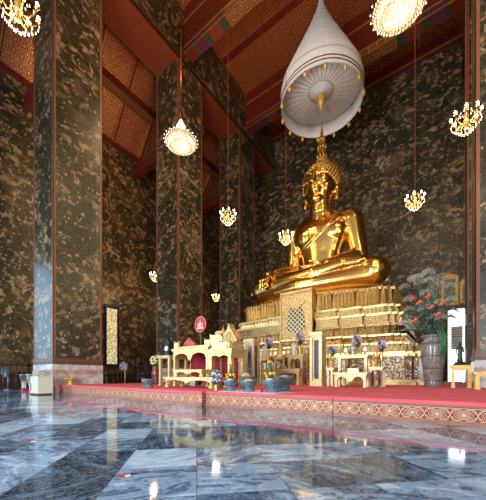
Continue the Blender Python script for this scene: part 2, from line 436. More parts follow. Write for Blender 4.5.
# ceilings
struct(MB().box(XL, XR, YF, YW, ZC, ZC + .15).build('ceiling', M['nave_ceil']))
c = MB(); sl = [(XW, 12.9), (XL - CW, 16.95), (XL - CW, 17.1), (XW, 13.05)]
c.add([(x, y, z) for y in (YF, YW) for x, z in sl], [(0, 1, 2, 3), (7, 6, 5, 4), (1, 0, 4, 5), (2, 1, 5, 6), (3, 2, 6, 7), (0, 3, 7, 4)])
struct(c.build('ceiling_aisle', M['aisle_ceil'], recalc=True))
struct(MB().box(XR + CW, XE, YF, YW, 16.9, 17.05).build('ceiling_right_aisle', M['aisle_ceil']))
# architraves over the column rows: painted face, patterned underside
for nm, x0 in (('trim_1', XL - CW), ('trim_2', XR)):
    o = struct(MB().box(x0, x0 + CW, YF, YW, ZS + .10, ZC).build(nm, M['mural_col']))
    MB().box(x0 + .05, x0 + CW - .05, YF, YW, ZS + .001, ZS + .10).build('soffit', M['soffit'], o)
    MB().box(x0 - .03, x0 + CW + .03, YF, YW, ZS + .10, ZS + .16).build('moulding', M['darkwood'], o)
    xx = x0 + CW if x0 < -5 else x0
    MB().box(xx - .06, xx + .06, YF, YW, ZC - .12, ZC).build('moulding', M['goldline'], o)
n = 3
for Yb in (4.15, 9.2, 14.2):
    o = MB().box(XL, XR, Yb, Yb + .5, 15.75, ZC).build('trim_%d' % n, M['red']); struct(o); n += 1
    Z0 = 15.48
    for a, b_, m in ((0, .5, 'red'), (.5, .62, 'green'), (.62, 1.25, 'pink'), (1.25, 1.45, 'green'), (1.45, 2.1, 'soffit'), (2.1, 2.4, 'green')):
        MB().box(XL + a, XL + b_, Yb, Yb + .5, Z0, 15.75).build('painted_band', M[m], o)
        MB().box(XR - b_, XR - a, Yb, Yb + .5, Z0, 15.75).build('painted_band', M[m], o)
    MB().box(XL + 2.4, XR - 2.4, Yb, Yb + .5, Z0, 15.75).build('gilt_band', M['beamgold'], o)
    q = MB(); q.box(XL, XR, Yb - .03, Yb, Z0 - .02, Z0 + .05); q.box(XL, XR, Yb - .03, Yb, 15.75, 15.81); q.box(XL, XR, Yb - .03, Yb, 16.9, 16.98)
    q.build('gilt_moulding', M['goldline'], o)
for Yx in (6.8, 12.0):
    struct(MB().box(XL, XR, Yx - .12, Yx + .12, ZC - .10, ZC).build('trim_%d' % n, M['red'])); n += 1
for x in (-8.2, -6.4, -3.1, -1.3):
    q = MB(); q.box(x - .035, x + .035, YF, YW, ZC - .05, ZC)
    struct(q.build('trim_%d' % n, M['goldline'])); n += 1
o = struct(MB().box(XL, XR, YW - .25, YW, 17.0, ZC).build('trim_%d' % n, M['red'])); n += 1
MB().box(XL, XR, YW - .30, YW - .25, 16.98, 17.06).build('gilt_moulding', M['goldline'], o)
# aisle roof timbers
sd = Vector((XL - CW - XW, 0, 4.05)); sL = sd.length; sn = Vector((sd.z, 0, -sd.x)).normalized(); su = sd.normalized()
for Yr in [y * 1.62 + .16 for y in range(0, 11)]:
    q = MB(); P0 = Vector((XW, Yr, 12.9))
    vs = []
    for t in (0, sL):
        for a, b_ in ((-.07, 0), (.07, 0), (.07, .14), (-.07, .14)): vs.append(P0 + su * t + Vector((0, a, 0)) + sn * b_)
    q.add(vs, [(0, 1, 2, 3), (7, 6, 5, 4), (0, 4, 5, 1), (1, 5, 6, 2), (2, 6, 7, 3), (3, 7, 4, 0)])
    o = struct(q.build('trim_%d' % n, M['red'], recalc=True)); n += 1
    q = MB()
    for s_ in (-.085, .085):
        vs = []
        for t in (0, sL):
            for a, b_ in ((s_ - .018, 0), (s_ + .018, 0), (s_ + .018, .17), (s_ - .018, .17)): vs.append(P0 + su * t + Vector((0, a, 0)) + sn * b_)
        q.add(vs, [(0, 1, 2, 3), (7, 6, 5, 4), (0, 4, 5, 1), (1, 5, 6, 2), (2, 6, 7, 3), (3, 7, 4, 0)])
    q.build('gilt_moulding', M['goldline'], o, recalc=True)
for t in (.45,):
    x, z = XW + sd.x * t, 12.9 + sd.z * t
    o = struct(MB().box(x - .02, x + .30, YF, YW, z - .42, z - .02).build('trim_%d' % n, M['red'])); n += 1
    MB().box(x - .05, x + .33, YF, YW, z - .46, z - .42).build('gilt_moulding', M['goldline'], o)
for Yt in (4.55, 9.6, 14.3):
    struct(MB().box(XW, XL - CW, Yt - .18, Yt + .18, 11.75, 12.25).build('trim_%d' % n, M['red'])); n += 1
struct(MB().box(XW, XW + .16, YF, YW, 12.72, 12.92).build('trim_%d' % n, M['red'])); n += 1
# dado along the left wall
o = struct(MB().box(XW, XW + .06, YF, YW, 0, .98).build('baseboard_left', M['darkwood']))
t = NT('dado_border_pattern'); p = t.pos(); t.set(t.mix(gridpat(t, p, .22, (1, 2)), (.12, .035, .02), (.33, .20, .10)), .5)
MB().box(XW + .06, XW + .085, YF, YW, .70, .96).build('painted_border', t.m, o)
o = struct(MB().box(XW, XE, YW - .06, YW, 0, .98).build('baseboard_back', M['darkwood'])) if False else None

# ------------------------------------------------------------------ columns
def column(x0, y0, label):
    t = thing('painted_column', label, 'column', (x0 + CW / 2, y0 + CW / 2, 0), group=None)
    h = CW / 2
    MB().box(-h, h, -h, h, .93, ZS).build('shaft', M['mural_col'], t)
    MB().box(-h - .02, h + .02, -h - .02, h + .02, 0, .90).build('plinth', M['marble'], t)
    MB().box(-h - .015, h + .015, -h - .015, h + .015, .90, 1.10).build('painted_base_band', bandmat, t)
    q = MB()
    for sx in (-1, 1):
        for sy in (-1, 1):
            x, y = sx * h, sy * h
            q.box(min(x, x - sx * .07) - .008, max(x, x - sx * .07) + .008, y - .008, y + .008, 1.10, ZS)
            q.box(x - .008, x + .008, min(y, y - sy * .07) - .008, max(y, y - sy * .07) + .008, 1.10, ZS)
    q.build('painted_border', M['border'], t)
    return t
t = NT('column_base_band'); p = t.pos(); g = t.math('MAXIMUM', gridpat(t, p, .16, (0, 2)), gridpat(t, p, .16, (1, 2))); t.set(t.mix(t.math('MULTIPLY', g, .6), (.06, .02, .015), (.24, .13, .07)), .4); bandmat = t.m
column(XL - CW, ROWS[0], 'nearest painted square column at the left with a white marble plinth and a card at its foot')
column(XL - CW, ROWS[1], 'painted square column rising behind the cream altar table and black clock')
column(XL - CW, ROWS[2], 'painted square column just left of the gold pedestal')
column(XR, ROWS[1], 'painted square column cut by the right edge of the photo')
column(XR, ROWS[2], 'sliver of a painted column behind the column at the right edge')

# ------------------------------------------------------------------ carpeted dais
PX = [-9.97, XA(94, 3.82), XA(140, 3.82), XA(202.5, 3.74), XA(333, 3.82), XE - .04]
YD = 3.82
dais = thing('carpeted_dais', 'low red carpeted dais with a gilt scroll frieze running across the hall', 'platform', (0, 0, 0))
MB().box(-9.98, XR - .03, YD + .05, YW - .05, 0, PH - .012).build('core', M['darkwood'], dais)
MB().box(XR - .03, XE - .02, YD + .05, ROWS[1] - .03, 0, PH - .012).build('core', M['darkwood'], dais)
MB().box(-9.97, XR - .035, YD + .01, YW - .06, PH - .012, PH).build('carpet', M['carpet'], dais)
MB().box(XR - .03, XE - .03, YD + .01, ROWS[1] - .04, PH - .012, PH).build('carpet', M['carpet'], dais)
for i in range(5):
    a, b_ = PX[i] + .006, PX[i + 1] - .006; yf = YD - (.09 if i == 2 else 0)
    if i == 2: MB().box(a, b_, yf + .01, YD + .02, PH - .012, PH).build('carpet', M['carpet'], dais)
    o = MB().box(a, b_, yf, YD + .05, .045, .195).build('frieze_panel', M['scroll'], dais)
    q = MB(); q.box(a, b_, yf - .012, YD + .05, 0, .035); q.box(a, b_, yf - .006, YD + .05, .035, .045); q.box(a, b_, yf - .006, YD + .05, .195, .208); q.box(a, b_, yf + .004, YD + .05, .208, PH - .040)
    q.build('moulding', M['mould'], o)
    MB().box(a, b_, yf - .008, YD + .05, PH - .040, PH - .012).build('carpet_lip', M['carpet'], dais)

# lacquered tall window beside the first column (left wall)
y0, y1 = 7.90, 8.50
wn = struct(MB().box(XW, XW + .14, y0 - .08, y1 + .08, .95, 4.25).build('window_1', M['black']))
t = NT('pale_gold_window_lattice'); p = t.pos()
g = t.voro(p, 14, 'F1', 'Distance'); cc = t.ramp(g, [(.25, (.80, .70, .42)), (.55, (.34, .27, .12))]); t.set(cc, .4, 0, Emission_Color=cc, Emission_Strength=.75)
MB().box(XW + .14, XW + .16, y0, y1 - .05, 1.15, 4.05).build('lit_panel', t.m, wn)
# ------------------------------------------------------------------ Buddha
BX, BY, BZ = -4.72, 12.65, 3.93
def realize(o, mats=None):
    dg = bpy.context.evaluated_depsgraph_get(); dg.update()
    me = bpy.data.meshes.new_from_object(o.evaluated_get(dg)); o.modifiers.clear(); o.data = me
    if mats:
        me.materials.clear()
        for m in mats: me.materials.append(m)
    me.polygons.foreach_set('use_smooth', [True] * len(me.polygons)); me.update()
def ering(cx, cy, z, rx, ry, n=28, pw=1.0):
    out = []
    for k in range(n):
        a = 2 * PI * k / n; c, s = math.cos(a), math.sin(a)
        out.append((cx + rx * math.copysign(abs(c) ** pw, c), cy + ry * math.copysign(abs(s) ** pw, s), z))
    return out
b = MB()
# torso
b.loft([ering(0, .02, z, rx, ry, 28, .92) for z, rx, ry in
        ((.1, 1.35, .85), (.5, 1.38, .88), (.9, 1.12, .78), (1.3, .92, .66), (1.65, .85, .60), (2.0, .90, .62), (2.4, 1.06, .68), (2.8, 1.26, .72), (3.1, 1.38, .70), (3.35, 1.38, .62), (3.55, 1.24, .52), (3.72, .98, .44), (3.88, .66, .40), (4.0, .48, .38))])
for s in (-1, 1):
    b.ell((s * .50, -.24, 2.86), (.70, .44, .52), 18, 12)        # pectorals
    b.cap((s * .7, .0, 3.48), (s * 1.30, .03, 3.28), .34, .44)   # shoulder
b.ell((0, -.30, 1.25), (.62, .42, .42), 16, 10)                   # belly
# neck, three folds
b.cap((0, -.02, 3.5), (0, -.10, 4.35), .52, .50)
for z in (3.86, 4.0, 4.14): b.lathe([(.48, -.05), (.545, 0), (.48, .05)], 20, c=(0, -.06, z))
# right arm reaching to the knee
b.cap((-1.30, .03, 3.22), (-1.42, .08, 1.70), .43, .35)
b.cap((-1.42, .08, 1.70), (-1.98, -.85, 1.38), .35, .22)
b.ell((-2.06, -1.12, 1.28), (.23, .34, .16), 14, 8, M=None)
for k, (dx, L) in enumerate(((-.21, .95), (-.075, 1.1), (.06, 1.05), (.185, .85))):
    x = -2.06 + dx
    b.cap((x, -1.28, 1.24), (x - .02, -1.56, .98), .085, .075, 8); b.cap((x - .02, -1.56, .98), (x - .02, -1.66, .98 - .48 * L), .075, .055, 8)
b.cap((-1.88, -1.05, 1.26), (-1.70, -1.42, 1.10), .09, .07, 8); b.cap((-1.70, -1.42, 1.10), (-1.66, -1.60, .92), .07, .055, 8)
# left arm bent, palm up in the lap
b.cap((1.36, .03, 3.22), (1.62, .12, 1.74), .45, .36)
b.cap((1.62, .12, 1.74), (.55, -.98, 1.26), .33, .20)
b.ell((.22, -1.12, 1.22), (.36, .25, .13), 14, 8)
for k in range(4):
    y = -1.28 + k * .115
    b.cap((.0, y, 1.22), (-.36, y - .02, 1.22), .07, .065, 8); b.cap((-.36, y - .02, 1.22), (-.62 + .05 * abs(k - 1.3), y, 1.30), .065, .05, 8)
b.cap((.34, -1.3, 1.27), (.02, -1.46, 1.36), .08, .06, 8)
# legs
for s in (-1, 1):
    b.cap((s * .75 - .05, -.05, .73), (s * 2.48 - .12, -.72, .62), .70, .59, 18)
b.cap((-2.64, -.88, .64), (.2, -1.32, .78), .52, .36, 16); b.cap((.2, -1.32, .78), (1.25, -1.25, .98), .36, .24, 14)
b.cap((2.36, -.80, .50), (-.4, -1.52, .34), .46, .32, 16); b.cap((-.4, -1.52, .34), (-1.5, -1.50, .26), .32, .20, 14)
# right foot lying on the left thigh, sole up
b.cap((1.2, -1.22, 1.0), (1.95, -1.12, .98), .24, .19, 12)
for k in range(5): b.cap((1.95, -1.28 + k * .085, 1.0), (2.16 - .02 * k, -1.30 + k * .085, .99), .055, .045, 8)
b.ell((0, -.5, .42), (2.3, .9, .40), 20, 10)
b.ell((0, .35, .52), (1.5, .75, .5), 20, 10)
# head
HZ = 4.98
nh = len(b.v)
b.ell((0, -.12, HZ + .12), (.66, .70, .80), 24, 16)
b.ell((0, -.22, HZ - .22), (.55, .58, .58), 20, 14)
b.ell((0, -.62, HZ - .62), (.22, .16, .15), 12, 8)                # chin
for s in (-1, 1):
    b.ell((s * .28, -.56, HZ - .18), (.24, .14, .26), 14, 8)       # cheek
    b.ell((s * .27, -.70, HZ + .10), (.17, .075, .065), 14, 8)    # lid
    b.tube([(s * .06, -.84, HZ + .24), (s * .2, -.83, HZ + .34), (s * .36, -.75, HZ + .36), (s * .52, -.58, HZ + .26)], [.03, .038, .035, .025], 8)
    # long ears
    b.ell((s * .66, -.02, HZ + .10), (.08, .19, .30), 12, 8); b.cap((s * .66, -.08, HZ - .12), (s * .64, -.12, HZ - .58), .08, .07, 8)
b.cap((0, -.80, HZ + .26), (0, -.97, HZ - .10), .065, .10, 10)
for s in (-1, 1): b.ell((s * .09, -.88, HZ - .13), (.075, .09, .06), 10, 6)
b.tube([(-.24, -.72, HZ - .33), (-.12, -.83, HZ - .34), (0, -.87, HZ - .36), (.12, -.83, HZ - .34), (.24, -.72, HZ - .33)], [.02, .05, .055, .05, .02], 8)
b.tube([(-.18, -.72, HZ - .43), (0, -.84, HZ - .45), (.18, -.72, HZ - .43)], [.03, .065, .03], 8)
HS = Matrix.Translation((0, -.12, 4.22)) @ Matrix.Diagonal((1.13, 1.12, 1.08, 1)) @ Matrix.Translation((0, .12, -4.28))
b.v[nh:] = [tuple(HS @ Vector(v)) for v in b.v[nh:]]
# robe edge across the chest, folded shawl over the left shoulder, hem lines on shins
b.tube([(-1.33, .05, 2.35), (-1.15, -.42, 2.15), (-.55, -.66, 2.35), (.1, -.76, 2.75), (.62, -.68, 3.12), (.92, -.45, 3.42), (1.05, -.1, 3.60)], .045, 8)
bud = b.build('giant_gold_buddha', M['gold'])
md = bud.modifiers.new('r', 'REMESH'); md.mode = 'VOXEL'; md.voxel_size = .034; md.adaptivity = 0
md = bud.modifiers.new('s', 'SMOOTH'); md.factor = .5; md.iterations = 4
realize(bud, [M['gold']])
BUD = bud
bud.name = 'body'
root = thing('seated_buddha_statue', 'giant gilded seated Buddha statue on the tall gold pedestal, one hand over its knee', 'statue', (BX, BY, BZ))
bud.parent = root
for s_ in (-1, 1):
    ey = MB(); eb = MB()
    ey.ell((s_ * .27, -.725, HZ + .055), (.12, .05, .018), 12, 6); eb.ell((s_ * .26, -.765, HZ + .052), (.035, .018, .020), 8, 6)
    eb.tube([(s_ * .12, -.775, HZ + .075), (s_ * .26, -.775, HZ + .088), (s_ * .41, -.725, HZ + .06)], [.006, .012, .006], 6)
    for q_ in (ey, eb): q_.v = [tuple(HS @ Vector(v)) for v in q_.v]
    eyo = ey.build('eye', M['white'], root); eb.build('pupil', M['black'], eyo)
# hair of small curls and the flame finial
h = MB(); ctr = Vector((0, -.02, HZ + .22)); R = Vector((.72, .76, .84))
h.ell(ctr + Vector((0, .10, .02)), (.66, .66, .80), 24, 14)
h.lathe([(.60, .55), (.50, .80), (.36, 1.02), (.24, 1.22), (.17, 1.36)], 20, c=(0, .02, HZ))
N = 620
for i in range(N):
    z = 1 - 2 * (i + .5) / N; a = i * 2.39996; rr = math.sqrt(1 - z * z)
    v = Vector((rr * math.cos(a), rr * math.sin(a), z)); p = ctr + Vector((v.x * R.x, v.y * R.y, v.z * R.z))
    hl = HZ + .60 - .42 * (abs(v.x) / .75) ** 2.2          # hairline
    if v.y < 0.05 and p.z < hl: continue
    if p.z < HZ - .35: continue
    h.ell(p, .062, 6, 4)
for i in range(150):
    z = 1 - 1.1 * (i + .5) / 150; a = i * 2.39996; rr = math.sqrt(max(0, 1 - z * z))
    u_ = (i + .5) / 150; rr = .60 - .43 * u_ ** .85; h.ell((rr * math.cos(a), .02 + rr * math.sin(a), HZ + .62 + .74 * u_), .055, 6, 4)
h.v = [tuple(HS @ Vector(v)) for v in h.v]
h.build('curled_hair', M['goldhair'], root)
f = MB(); zf = HZ + 1.30
f.lathe([(.26, 0), (.30, .06), (.26, .12), (.22, .14), (.27, .24), (.25, .40), (.20, .44), (.24, .54), (.18, .72), (.15, .76), (.17, .84), (.12, 1.02), (.10, 1.05), (.11, 1.12), (.06, 1.3), (.02, 1.62), (.005, 1.75)], 14, c=(0, .0, zf), sx=.6, sy=.6)
for k in range(8):
    a = 2 * PI * k / 8
    for (r0, z0, hh) in ((.28, .05, .4), (.24, .45, .34), (.17, .8, .28)):
        r0 *= .60; f.tube([(r0 * math.cos(a), r0 * math.sin(a), zf + z0), (r0 * 1.15 * math.cos(a), r0 * 1.15 * math.sin(a), zf + z0 + hh * .4), (r0 * .7 * math.cos(a), r0 * .7 * math.sin(a), zf + z0 + hh * .8)], [.035, .03, .006], 5)
f.v = [tuple(HS @ Vector(v)) for v in f.v]
f.build('flame_finial', M['goldhair'], root)

# ------------------------------------------------------------------ pedestal
PCX, PCY = -4.76, 13.0
def outline(w, dp, k=1.0):
    """redented plan, half width w and half depth dp, stepped out to a centre bay"""
    c = .66; q = [(w, 0.0), (w - .55, .16 * k), (w - 1.35, .32 * k), (c + .02, .50 * k)]
    # front right quarter going from the side to the centre (front is -y)
    pts = []
    sx = [(w - .12 * 0, -dp + .75), (w, -dp + .30), (w - .18, -dp + .30), (w - .18, -dp + .12), (w - .36, -dp + .12), (w - .36, -dp), (w - 1.15, -dp), (w - 1.15, -dp - .14 * k), (w - 1.95, -dp - .14 * k), (w - 1.95, -dp - .28 * k), (c, -dp - .28 * k), (c, -dp - .50 * k)]
    sd_ = [(w + .0, dp - 1.0)]
    right = sx[::-1]                     # from centre to the side
    pts = [(-x, y) for x, y in sx] + right
    back = [(w, dp), (-w, dp)]
    return pts + back                    # ccw seen from above
def tier(mb, z0, z1, w0, d0, w1=None, d1=None, mi=0):
    w1 = w0 if w1 is None else w1; d1 = d0 if d1 is None else d1
    a = outline(w0, d0); b_ = outline(w1, d1)
    mb.prism(a, z0, z1, mi, scale_top=b_)
def petals(mb, w, dp, z0, h, pw, out=.05, mi=0, up=True, tilt=.0):
    pts = outline(w, dp); n_ = len(pts)
    for i in range(n_ - 1):
        a = Vector(pts[i]); b_ = Vector(pts[i + 1])
        if i == n_ - 2 : continue
        e = b_ - a; L = e.length
        if L < pw * .7: continue
        m = max(1, round(L / pw)); t = e / L; nn = Vector((t.y, -t.x)); st = L / m
        for j in range(m):
            c0 = a + t * (st * (j + .5)); hw = st * .46
            za, zm, zt = z0, z0 + h * .55, z0 + h
            P = lambda s_, o_, z: (c0.x + t.x * s_ + nn.x * o_, c0.y + t.y * s_ + nn.y * o_, z)
            o1 = out
            if up: vs = [P(-hw, .005, za), P(hw, .005, za), P(hw, .01 + tilt * .5, zm), P(0, .01 + tilt, zt), P(-hw, .01 + tilt * .5, zm), P(0, o1, za + h * .12), P(0, o1 + tilt * .5, zm)]
            else: vs = [P(hw, .005, zt), P(-hw, .005, zt), P(-hw, .01, z0 + h * .45), P(0, .01, za), P(hw, .01, z0 + h * .45), P(0, o1, zt - h * .12), P(0, o1, z0 + h * .45)]
            mb.add(vs, [(0, 1, 5), (1, 2, 6, 5), (2, 3, 6), (3, 4, 6), (4, 0, 5, 6)], mi)
ped = thing('tiered_gold_pedestal', 'tall tiered gold pedestal of leaf rows and glass mosaic under the giant statue', 'pedestal', (PCX, PCY, PH))
def part(name, fn, mats):
    q = MB(); fn(q); return q.build(name, mats, ped)
o = PH
def base(q):
    tier(q, 0, .10, 4.12, 3.2); tier(q, .10, .16, 4.05, 3.13)
    tier(q, .88, .98, 4.10, 3.18); tier(q, .98, 1.04, 4.02, 3.1)
part('plinth', base, M['giltpale'])
part('plinth_mosaic', lambda q: tier(q, .16, .88, 4.0, 3.08), M['mosaicglass'])
part('fence_of_leaves', lambda q: petals(q, 4.04, 3.12, 1.04, .26, .14, .05), M['giltpale'])
part('lower_band', lambda q: (tier(q, 1.0, 1.32, 3.62, 2.62), tier(q, 1.38, 1.62, 3.66, 2.55, 3.55, 2.45)), M['mosaic'])
part('lower_moulding', lambda q: (tier(q, 1.32, 1.38, 3.70, 2.68), tier(q, 1.62, 1.68, 3.60, 2.50)), M['giltpale'])
part('lower_leaves', lambda q: (tier(q, 1.6, 2.0, 3.25, 2.28), petals(q, 3.25, 2.28, 1.68, .38, .15, .07, tilt=.06)), [M['gilt']])
part('middle_band', lambda q: (tier(q, 1.98, 2.06, 3.50, 2.42), tier(q, 2.06, 2.34, 3.44, 2.38)), [M['mosaicfine']])
part('middle_moulding', lambda q: (tier(q, 2.34, 2.42, 3.52, 2.44), petals(q, 3.36, 2.30, 2.42, .24, .13, .05, tilt=.03), tier(q, 2.42, 2.64, 3.3, 2.24), tier(q, 2.64, 2.72, 3.40, 2.34)), [M['giltpale']])
part('upper_leaves', lambda q: (petals(q, 3.13, 2.12, 2.78, .72, .13, .07, tilt=.07), petals(q, 3.13, 2.12, 2.72, .22, .13, .09, tilt=.02)), [M['gilt']])
part('upper_body', lambda q: (tier(q, 2.7, 3.30, 3.12, 2.1), tier(q, 3.30, 3.40, 3.2, 2.16)), [M['mosaicfine']])
part('lotus_seat', lambda q: q.lathe([(2.4, 3.35), (2.75, 3.45), (2.82, 3.55), (2.70, 3.67)], 40, sx=1.08, sy=.64, c=(0, -.15, 0)), M['gilt'])
# centre bay apron with dark diamond lattice
def apron(q):
    yb = -2.12 - .50
    q.prism([(-.60, 0), (.60, 0), (.60, 1.0), (-.60, 1.0)], 0, 1)
ap = MB(); yb = -2.86
pl = [(-.62, 3.42), (-.62, 1.75), (-.40, 1.55), (0, 1.42), (.40, 1.55), (.62, 1.75), (.62, 3.42)]
ap.add([(x, yb - .10, z) for x, z in pl] + [(x, yb + .4, z) for x, z in pl], [tuple(range(7)), tuple(reversed(range(7, 14)))] + [(k, 7 + k, 7 + (k + 1) % 7, (k + 1) % 7) for k in range(7)])
a_ = ap.build('centre_apron', M['mosaicfine'], ped, recalc=True)
t = NT('dark_diamond_lattice'); p = t.pos((1, 1, 1), (0, PI / 4, 0)); sp = t.node('ShaderNodeSeparateXYZ'); t.l.new(p, sp.inputs[0])
u = t.math('ABSOLUTE', t.math('SUBTRACT', t.math('FRACT', t.math('MULTIPLY', sp.outputs[0], 8)), .5)); v = t.math('ABSOLUTE', t.math('SUBTRACT', t.math('FRACT', t.math('MULTIPLY', sp.outputs[2], 8)), .5))
g = t.math('GREATER_THAN', t.math('MAXIMUM', u, v), .36); t.set(t.mix(g, (.05, .06, .07), (.72, .55, .25)), .35, .5)
ap = MB(); pl = [(-.40, 3.05), (-.22, 2.92), (-.34, 2.55), (-.40, 2.05), (-.2, 1.95), (0, 1.82), (.2, 1.95), (.40, 2.05), (.34, 2.55), (.22, 2.92), (.40, 3.05), (0, 2.8)]
ap.add([(x, yb - .13, z) for x, z in pl] + [(x, yb - .09, z) for x, z in pl], [tuple(range(12)), tuple(reversed(range(12, 24)))] + [(k, 12 + k, 12 + (k + 1) % 12, (k + 1) % 12) for k in range(12)])
ap.build('diamond_lattice', t.m, a_, recalc=True)
ap = MB()
for x in (-.66, .60): ap.box(x, x + .06, yb - .15, yb + .3, 1.72, 3.45)
ap.box(-.66, .66, yb - .15, yb + .3, 3.42, 3.52)
ap.build('apron_frame', M['redpaint'] if False else M['gilt'], a_)

# ------------------------------------------------------------------ white tiered canopy
CX, CY = XA(321, 12.3), 12.3; CZ = 12.5
can = thing('tiered_white_canopy', 'hanging white tiered ceremonial canopy with gold threads above the statue', 'canopy', (CX, CY, CZ))
R0 = 1.76
q = MB()
q.lathe([(R0, 0), (R0 + .01, .55), (R0, .62), (1.70, .74), (1.68, .98), (1.56, 1.06), (1.53, 1.30), (1.41, 1.38), (1.37, 1.64), (1.24, 1.72), (1.20, 2.0), (1.07, 2.08), (1.02, 2.36), (.90, 2.44), (.85, 2.72), (.73, 2.8), (.68, 3.08), (.57, 3.16), (.52, 3.44), (.42, 3.52), (.37, 3.8), (.28, 3.88), (.23, 4.18), (.15, 4.26), (.12, 4.6), (.05, 5.05)], 48, smooth=False)
q.f.pop(); q.mi.pop(); q.sm.pop(); q.f.pop(); q.mi.pop(); q.sm.pop()
q.build('tiered_cover', M['cloth'], can)
q = MB(); q.lathe([(R0 - .04, .0), (R0 - .04, .60), (R0 - .02, .60), (R0 - .02, 0)], 48, cap=False); q.build('valance_lining', M['clothin'], can)
q = MB(); q.lathe([(R0 - .05, .60), (R0 - .05, .62)], 48); q.build('underside_disc', M['clothin'], can)
q = MB(); q.lathe([(.50, .565), (.50, .595)], 32); q.build('centre_medallion', M['cloth'], can)
q = MB()
for k in range(32):
    a = 2 * PI * k / 32
    q.box(.52, R0 - .08, -.012, .012, .585, .598, M=Matrix.Rotation(a, 4, 'Z'))
q.lathe([(.50, .560), (.53, .560), (.53, .572), (.50, .572)], 32, cap=False)
q.build('gold_thread', M['thread'], can)
q = MB(); q.lathe([(R0 + .015, .10), (R0 + .02, .10), (R0 + .02, .15), (R0 + .015, .15)], 48, cap=False); q.lathe([(R0 + .015, .24), (R0 + .02, .24), (R0 + .02, .29), (R0 + .015, .29)], 48, cap=False)
q.build('braid_stripe', M['stripe'], can)
q = MB(); q.lathe([(.01, -.25), (.06, -.1), (.10, .05), (.16, .14), (.07, .2), (.22, .28), (.10, .36), (.17, .42), (.05, .5), (.01, .57)], 10, c=(0, 0, 0)); q.build('centre_pendant', M['thread'], can)
for k in range(14):
    a = 2 * PI * (k + .5) / 14; x, y = (R0 - .02) * math.cos(a), (R0 - .02) * math.sin(a)
    q = MB(); q.lathe([(.008, -.26), (.055, -.16), (.085, -.14), (.02, -.06), (.06, -.03), (.01, .0)], 8, c=(x, y, 0)); q.build('tassel', M['thread'], can)
# ------------------------------------------------------------------ furniture on the dais
def xz(mb, poly, y0, y1, mi=0):
    n_ = len(poly)
    mb.add([(x, y0, z) for x, z in poly] + [(x, y1, z) for x, z in poly],
           [tuple(range(n_)), tuple(reversed(range(n_, 2 * n_)))] + [(k, n_ + k, n_ + (k + 1) % n_, (k + 1) % n_) for k in range(n_)], mi)
def apron_poly(w, z, h, pend=True):
    """pierced, scalloped board hanging under a table top, as the outline of its lower edge"""
    hw = w / 2; P = [(-hw, z), (-hw, z - h * 1.9), (-hw + .05, z - h * 1.5), (-hw + .09, z - h * 1.0)]
    m = 6
    for k in range(m + 1):
        f = k / m; x = -hw + .09 + (hw - .09 - (.10 if pend else 0)) * f
        P.append((x, z - h * (.75 - .5 * math.sin(PI * f))))
    if pend: P += [(-.09, z - h * 1.0), (-.06, z - h * 1.5), (0, z - h * 2.0)]
    R_ = [(-x, zz) for x, zz in P[::-1]]
    if pend: R_ = R_[1:]
    return P + R_[0 if pend else 1:]
def table(name, label, x0, x1, y0, dep, z0, h, mat, top=.05, leg=.06, ap=.08, pend=True, cat='table', foot=False, drape=None, group=None):
    w = x1 - x0; t = thing(name, label, cat, ((x0 + x1) / 2, y0 + dep / 2, z0), group=group)
    q = MB(); q.box(-w / 2 - .03, w / 2 + .03, -dep / 2 - .03, dep / 2 + .03, h - top, h - top * .35); q.box(-w / 2 - .045, w / 2 + .045, -dep / 2 - .045, dep / 2 + .045, h - top * .35, h)
    q.box(-w / 2, w / 2, -dep / 2, dep / 2, h - top * 1.5, h - top); q.build('table_top', mat, t)
    for sx in (-1, 1):
        for sy in (-1, 1):
            q = MB(); x, y = sx * (w / 2 - leg / 2), sy * (dep / 2 - leg / 2)
            if foot:
                q.lathe([(leg * .8, 0), (leg * .95, .03), (leg * .8, .07), (leg * .4, .09), (leg * .45, .12), (leg * .7, h * .7), (leg * .6, h - top * 1.5)], 10, c=(x, y, 0))
            else:
                q.box(x - leg / 2, x + leg / 2, y - leg / 2, y + leg / 2, .04, h - top * 1.5); q.box(x - leg * .65, x + leg * .65, y - leg * .65, y + leg * .65, 0, .04)
            q.build('leg', mat, t)
    if ap:
        q = MB(); xz(q, apron_poly(w, h - top * 1.5, ap, pend), -dep / 2 - .012, -dep / 2 + .012); q.build('scalloped_apron', mat, t, recalc=True)
        for xx in (-w / 2, w / 2 - .02): MB().box(xx, xx + .02, -dep / 2 + leg, dep / 2 - leg, h - top * 1.5 - ap, h - top * 1.5).build('side_apron', mat, t)
    if drape:
        q = MB(); m = 24; vs = []
        for k in range(m + 1):
            x = -w / 2 + leg + (w - 2 * leg) * k / m; y = dep / 2 - leg - .05 + .02 * math.sin(k * 1.7)
            vs += [(x, y, .02), (x, y, h - top * 1.5), (x, y + .012, h - top * 1.5), (x, y + .012, .02)]
        fs = []
        for k in range(m):
            for j in range(4): fs.append((k * 4 + j, k * 4 + (j + 1) % 4, k * 4 + 4 + (j + 1) % 4, k * 4 + 4 + j))
        fs += [(3, 2, 1, 0), (m * 4, m * 4 + 1, m * 4 + 2, m * 4 + 3)]
        q.add(vs, fs, 0, False); q.build('drape', drape, t, recalc=True)
    return t
Zp = PH
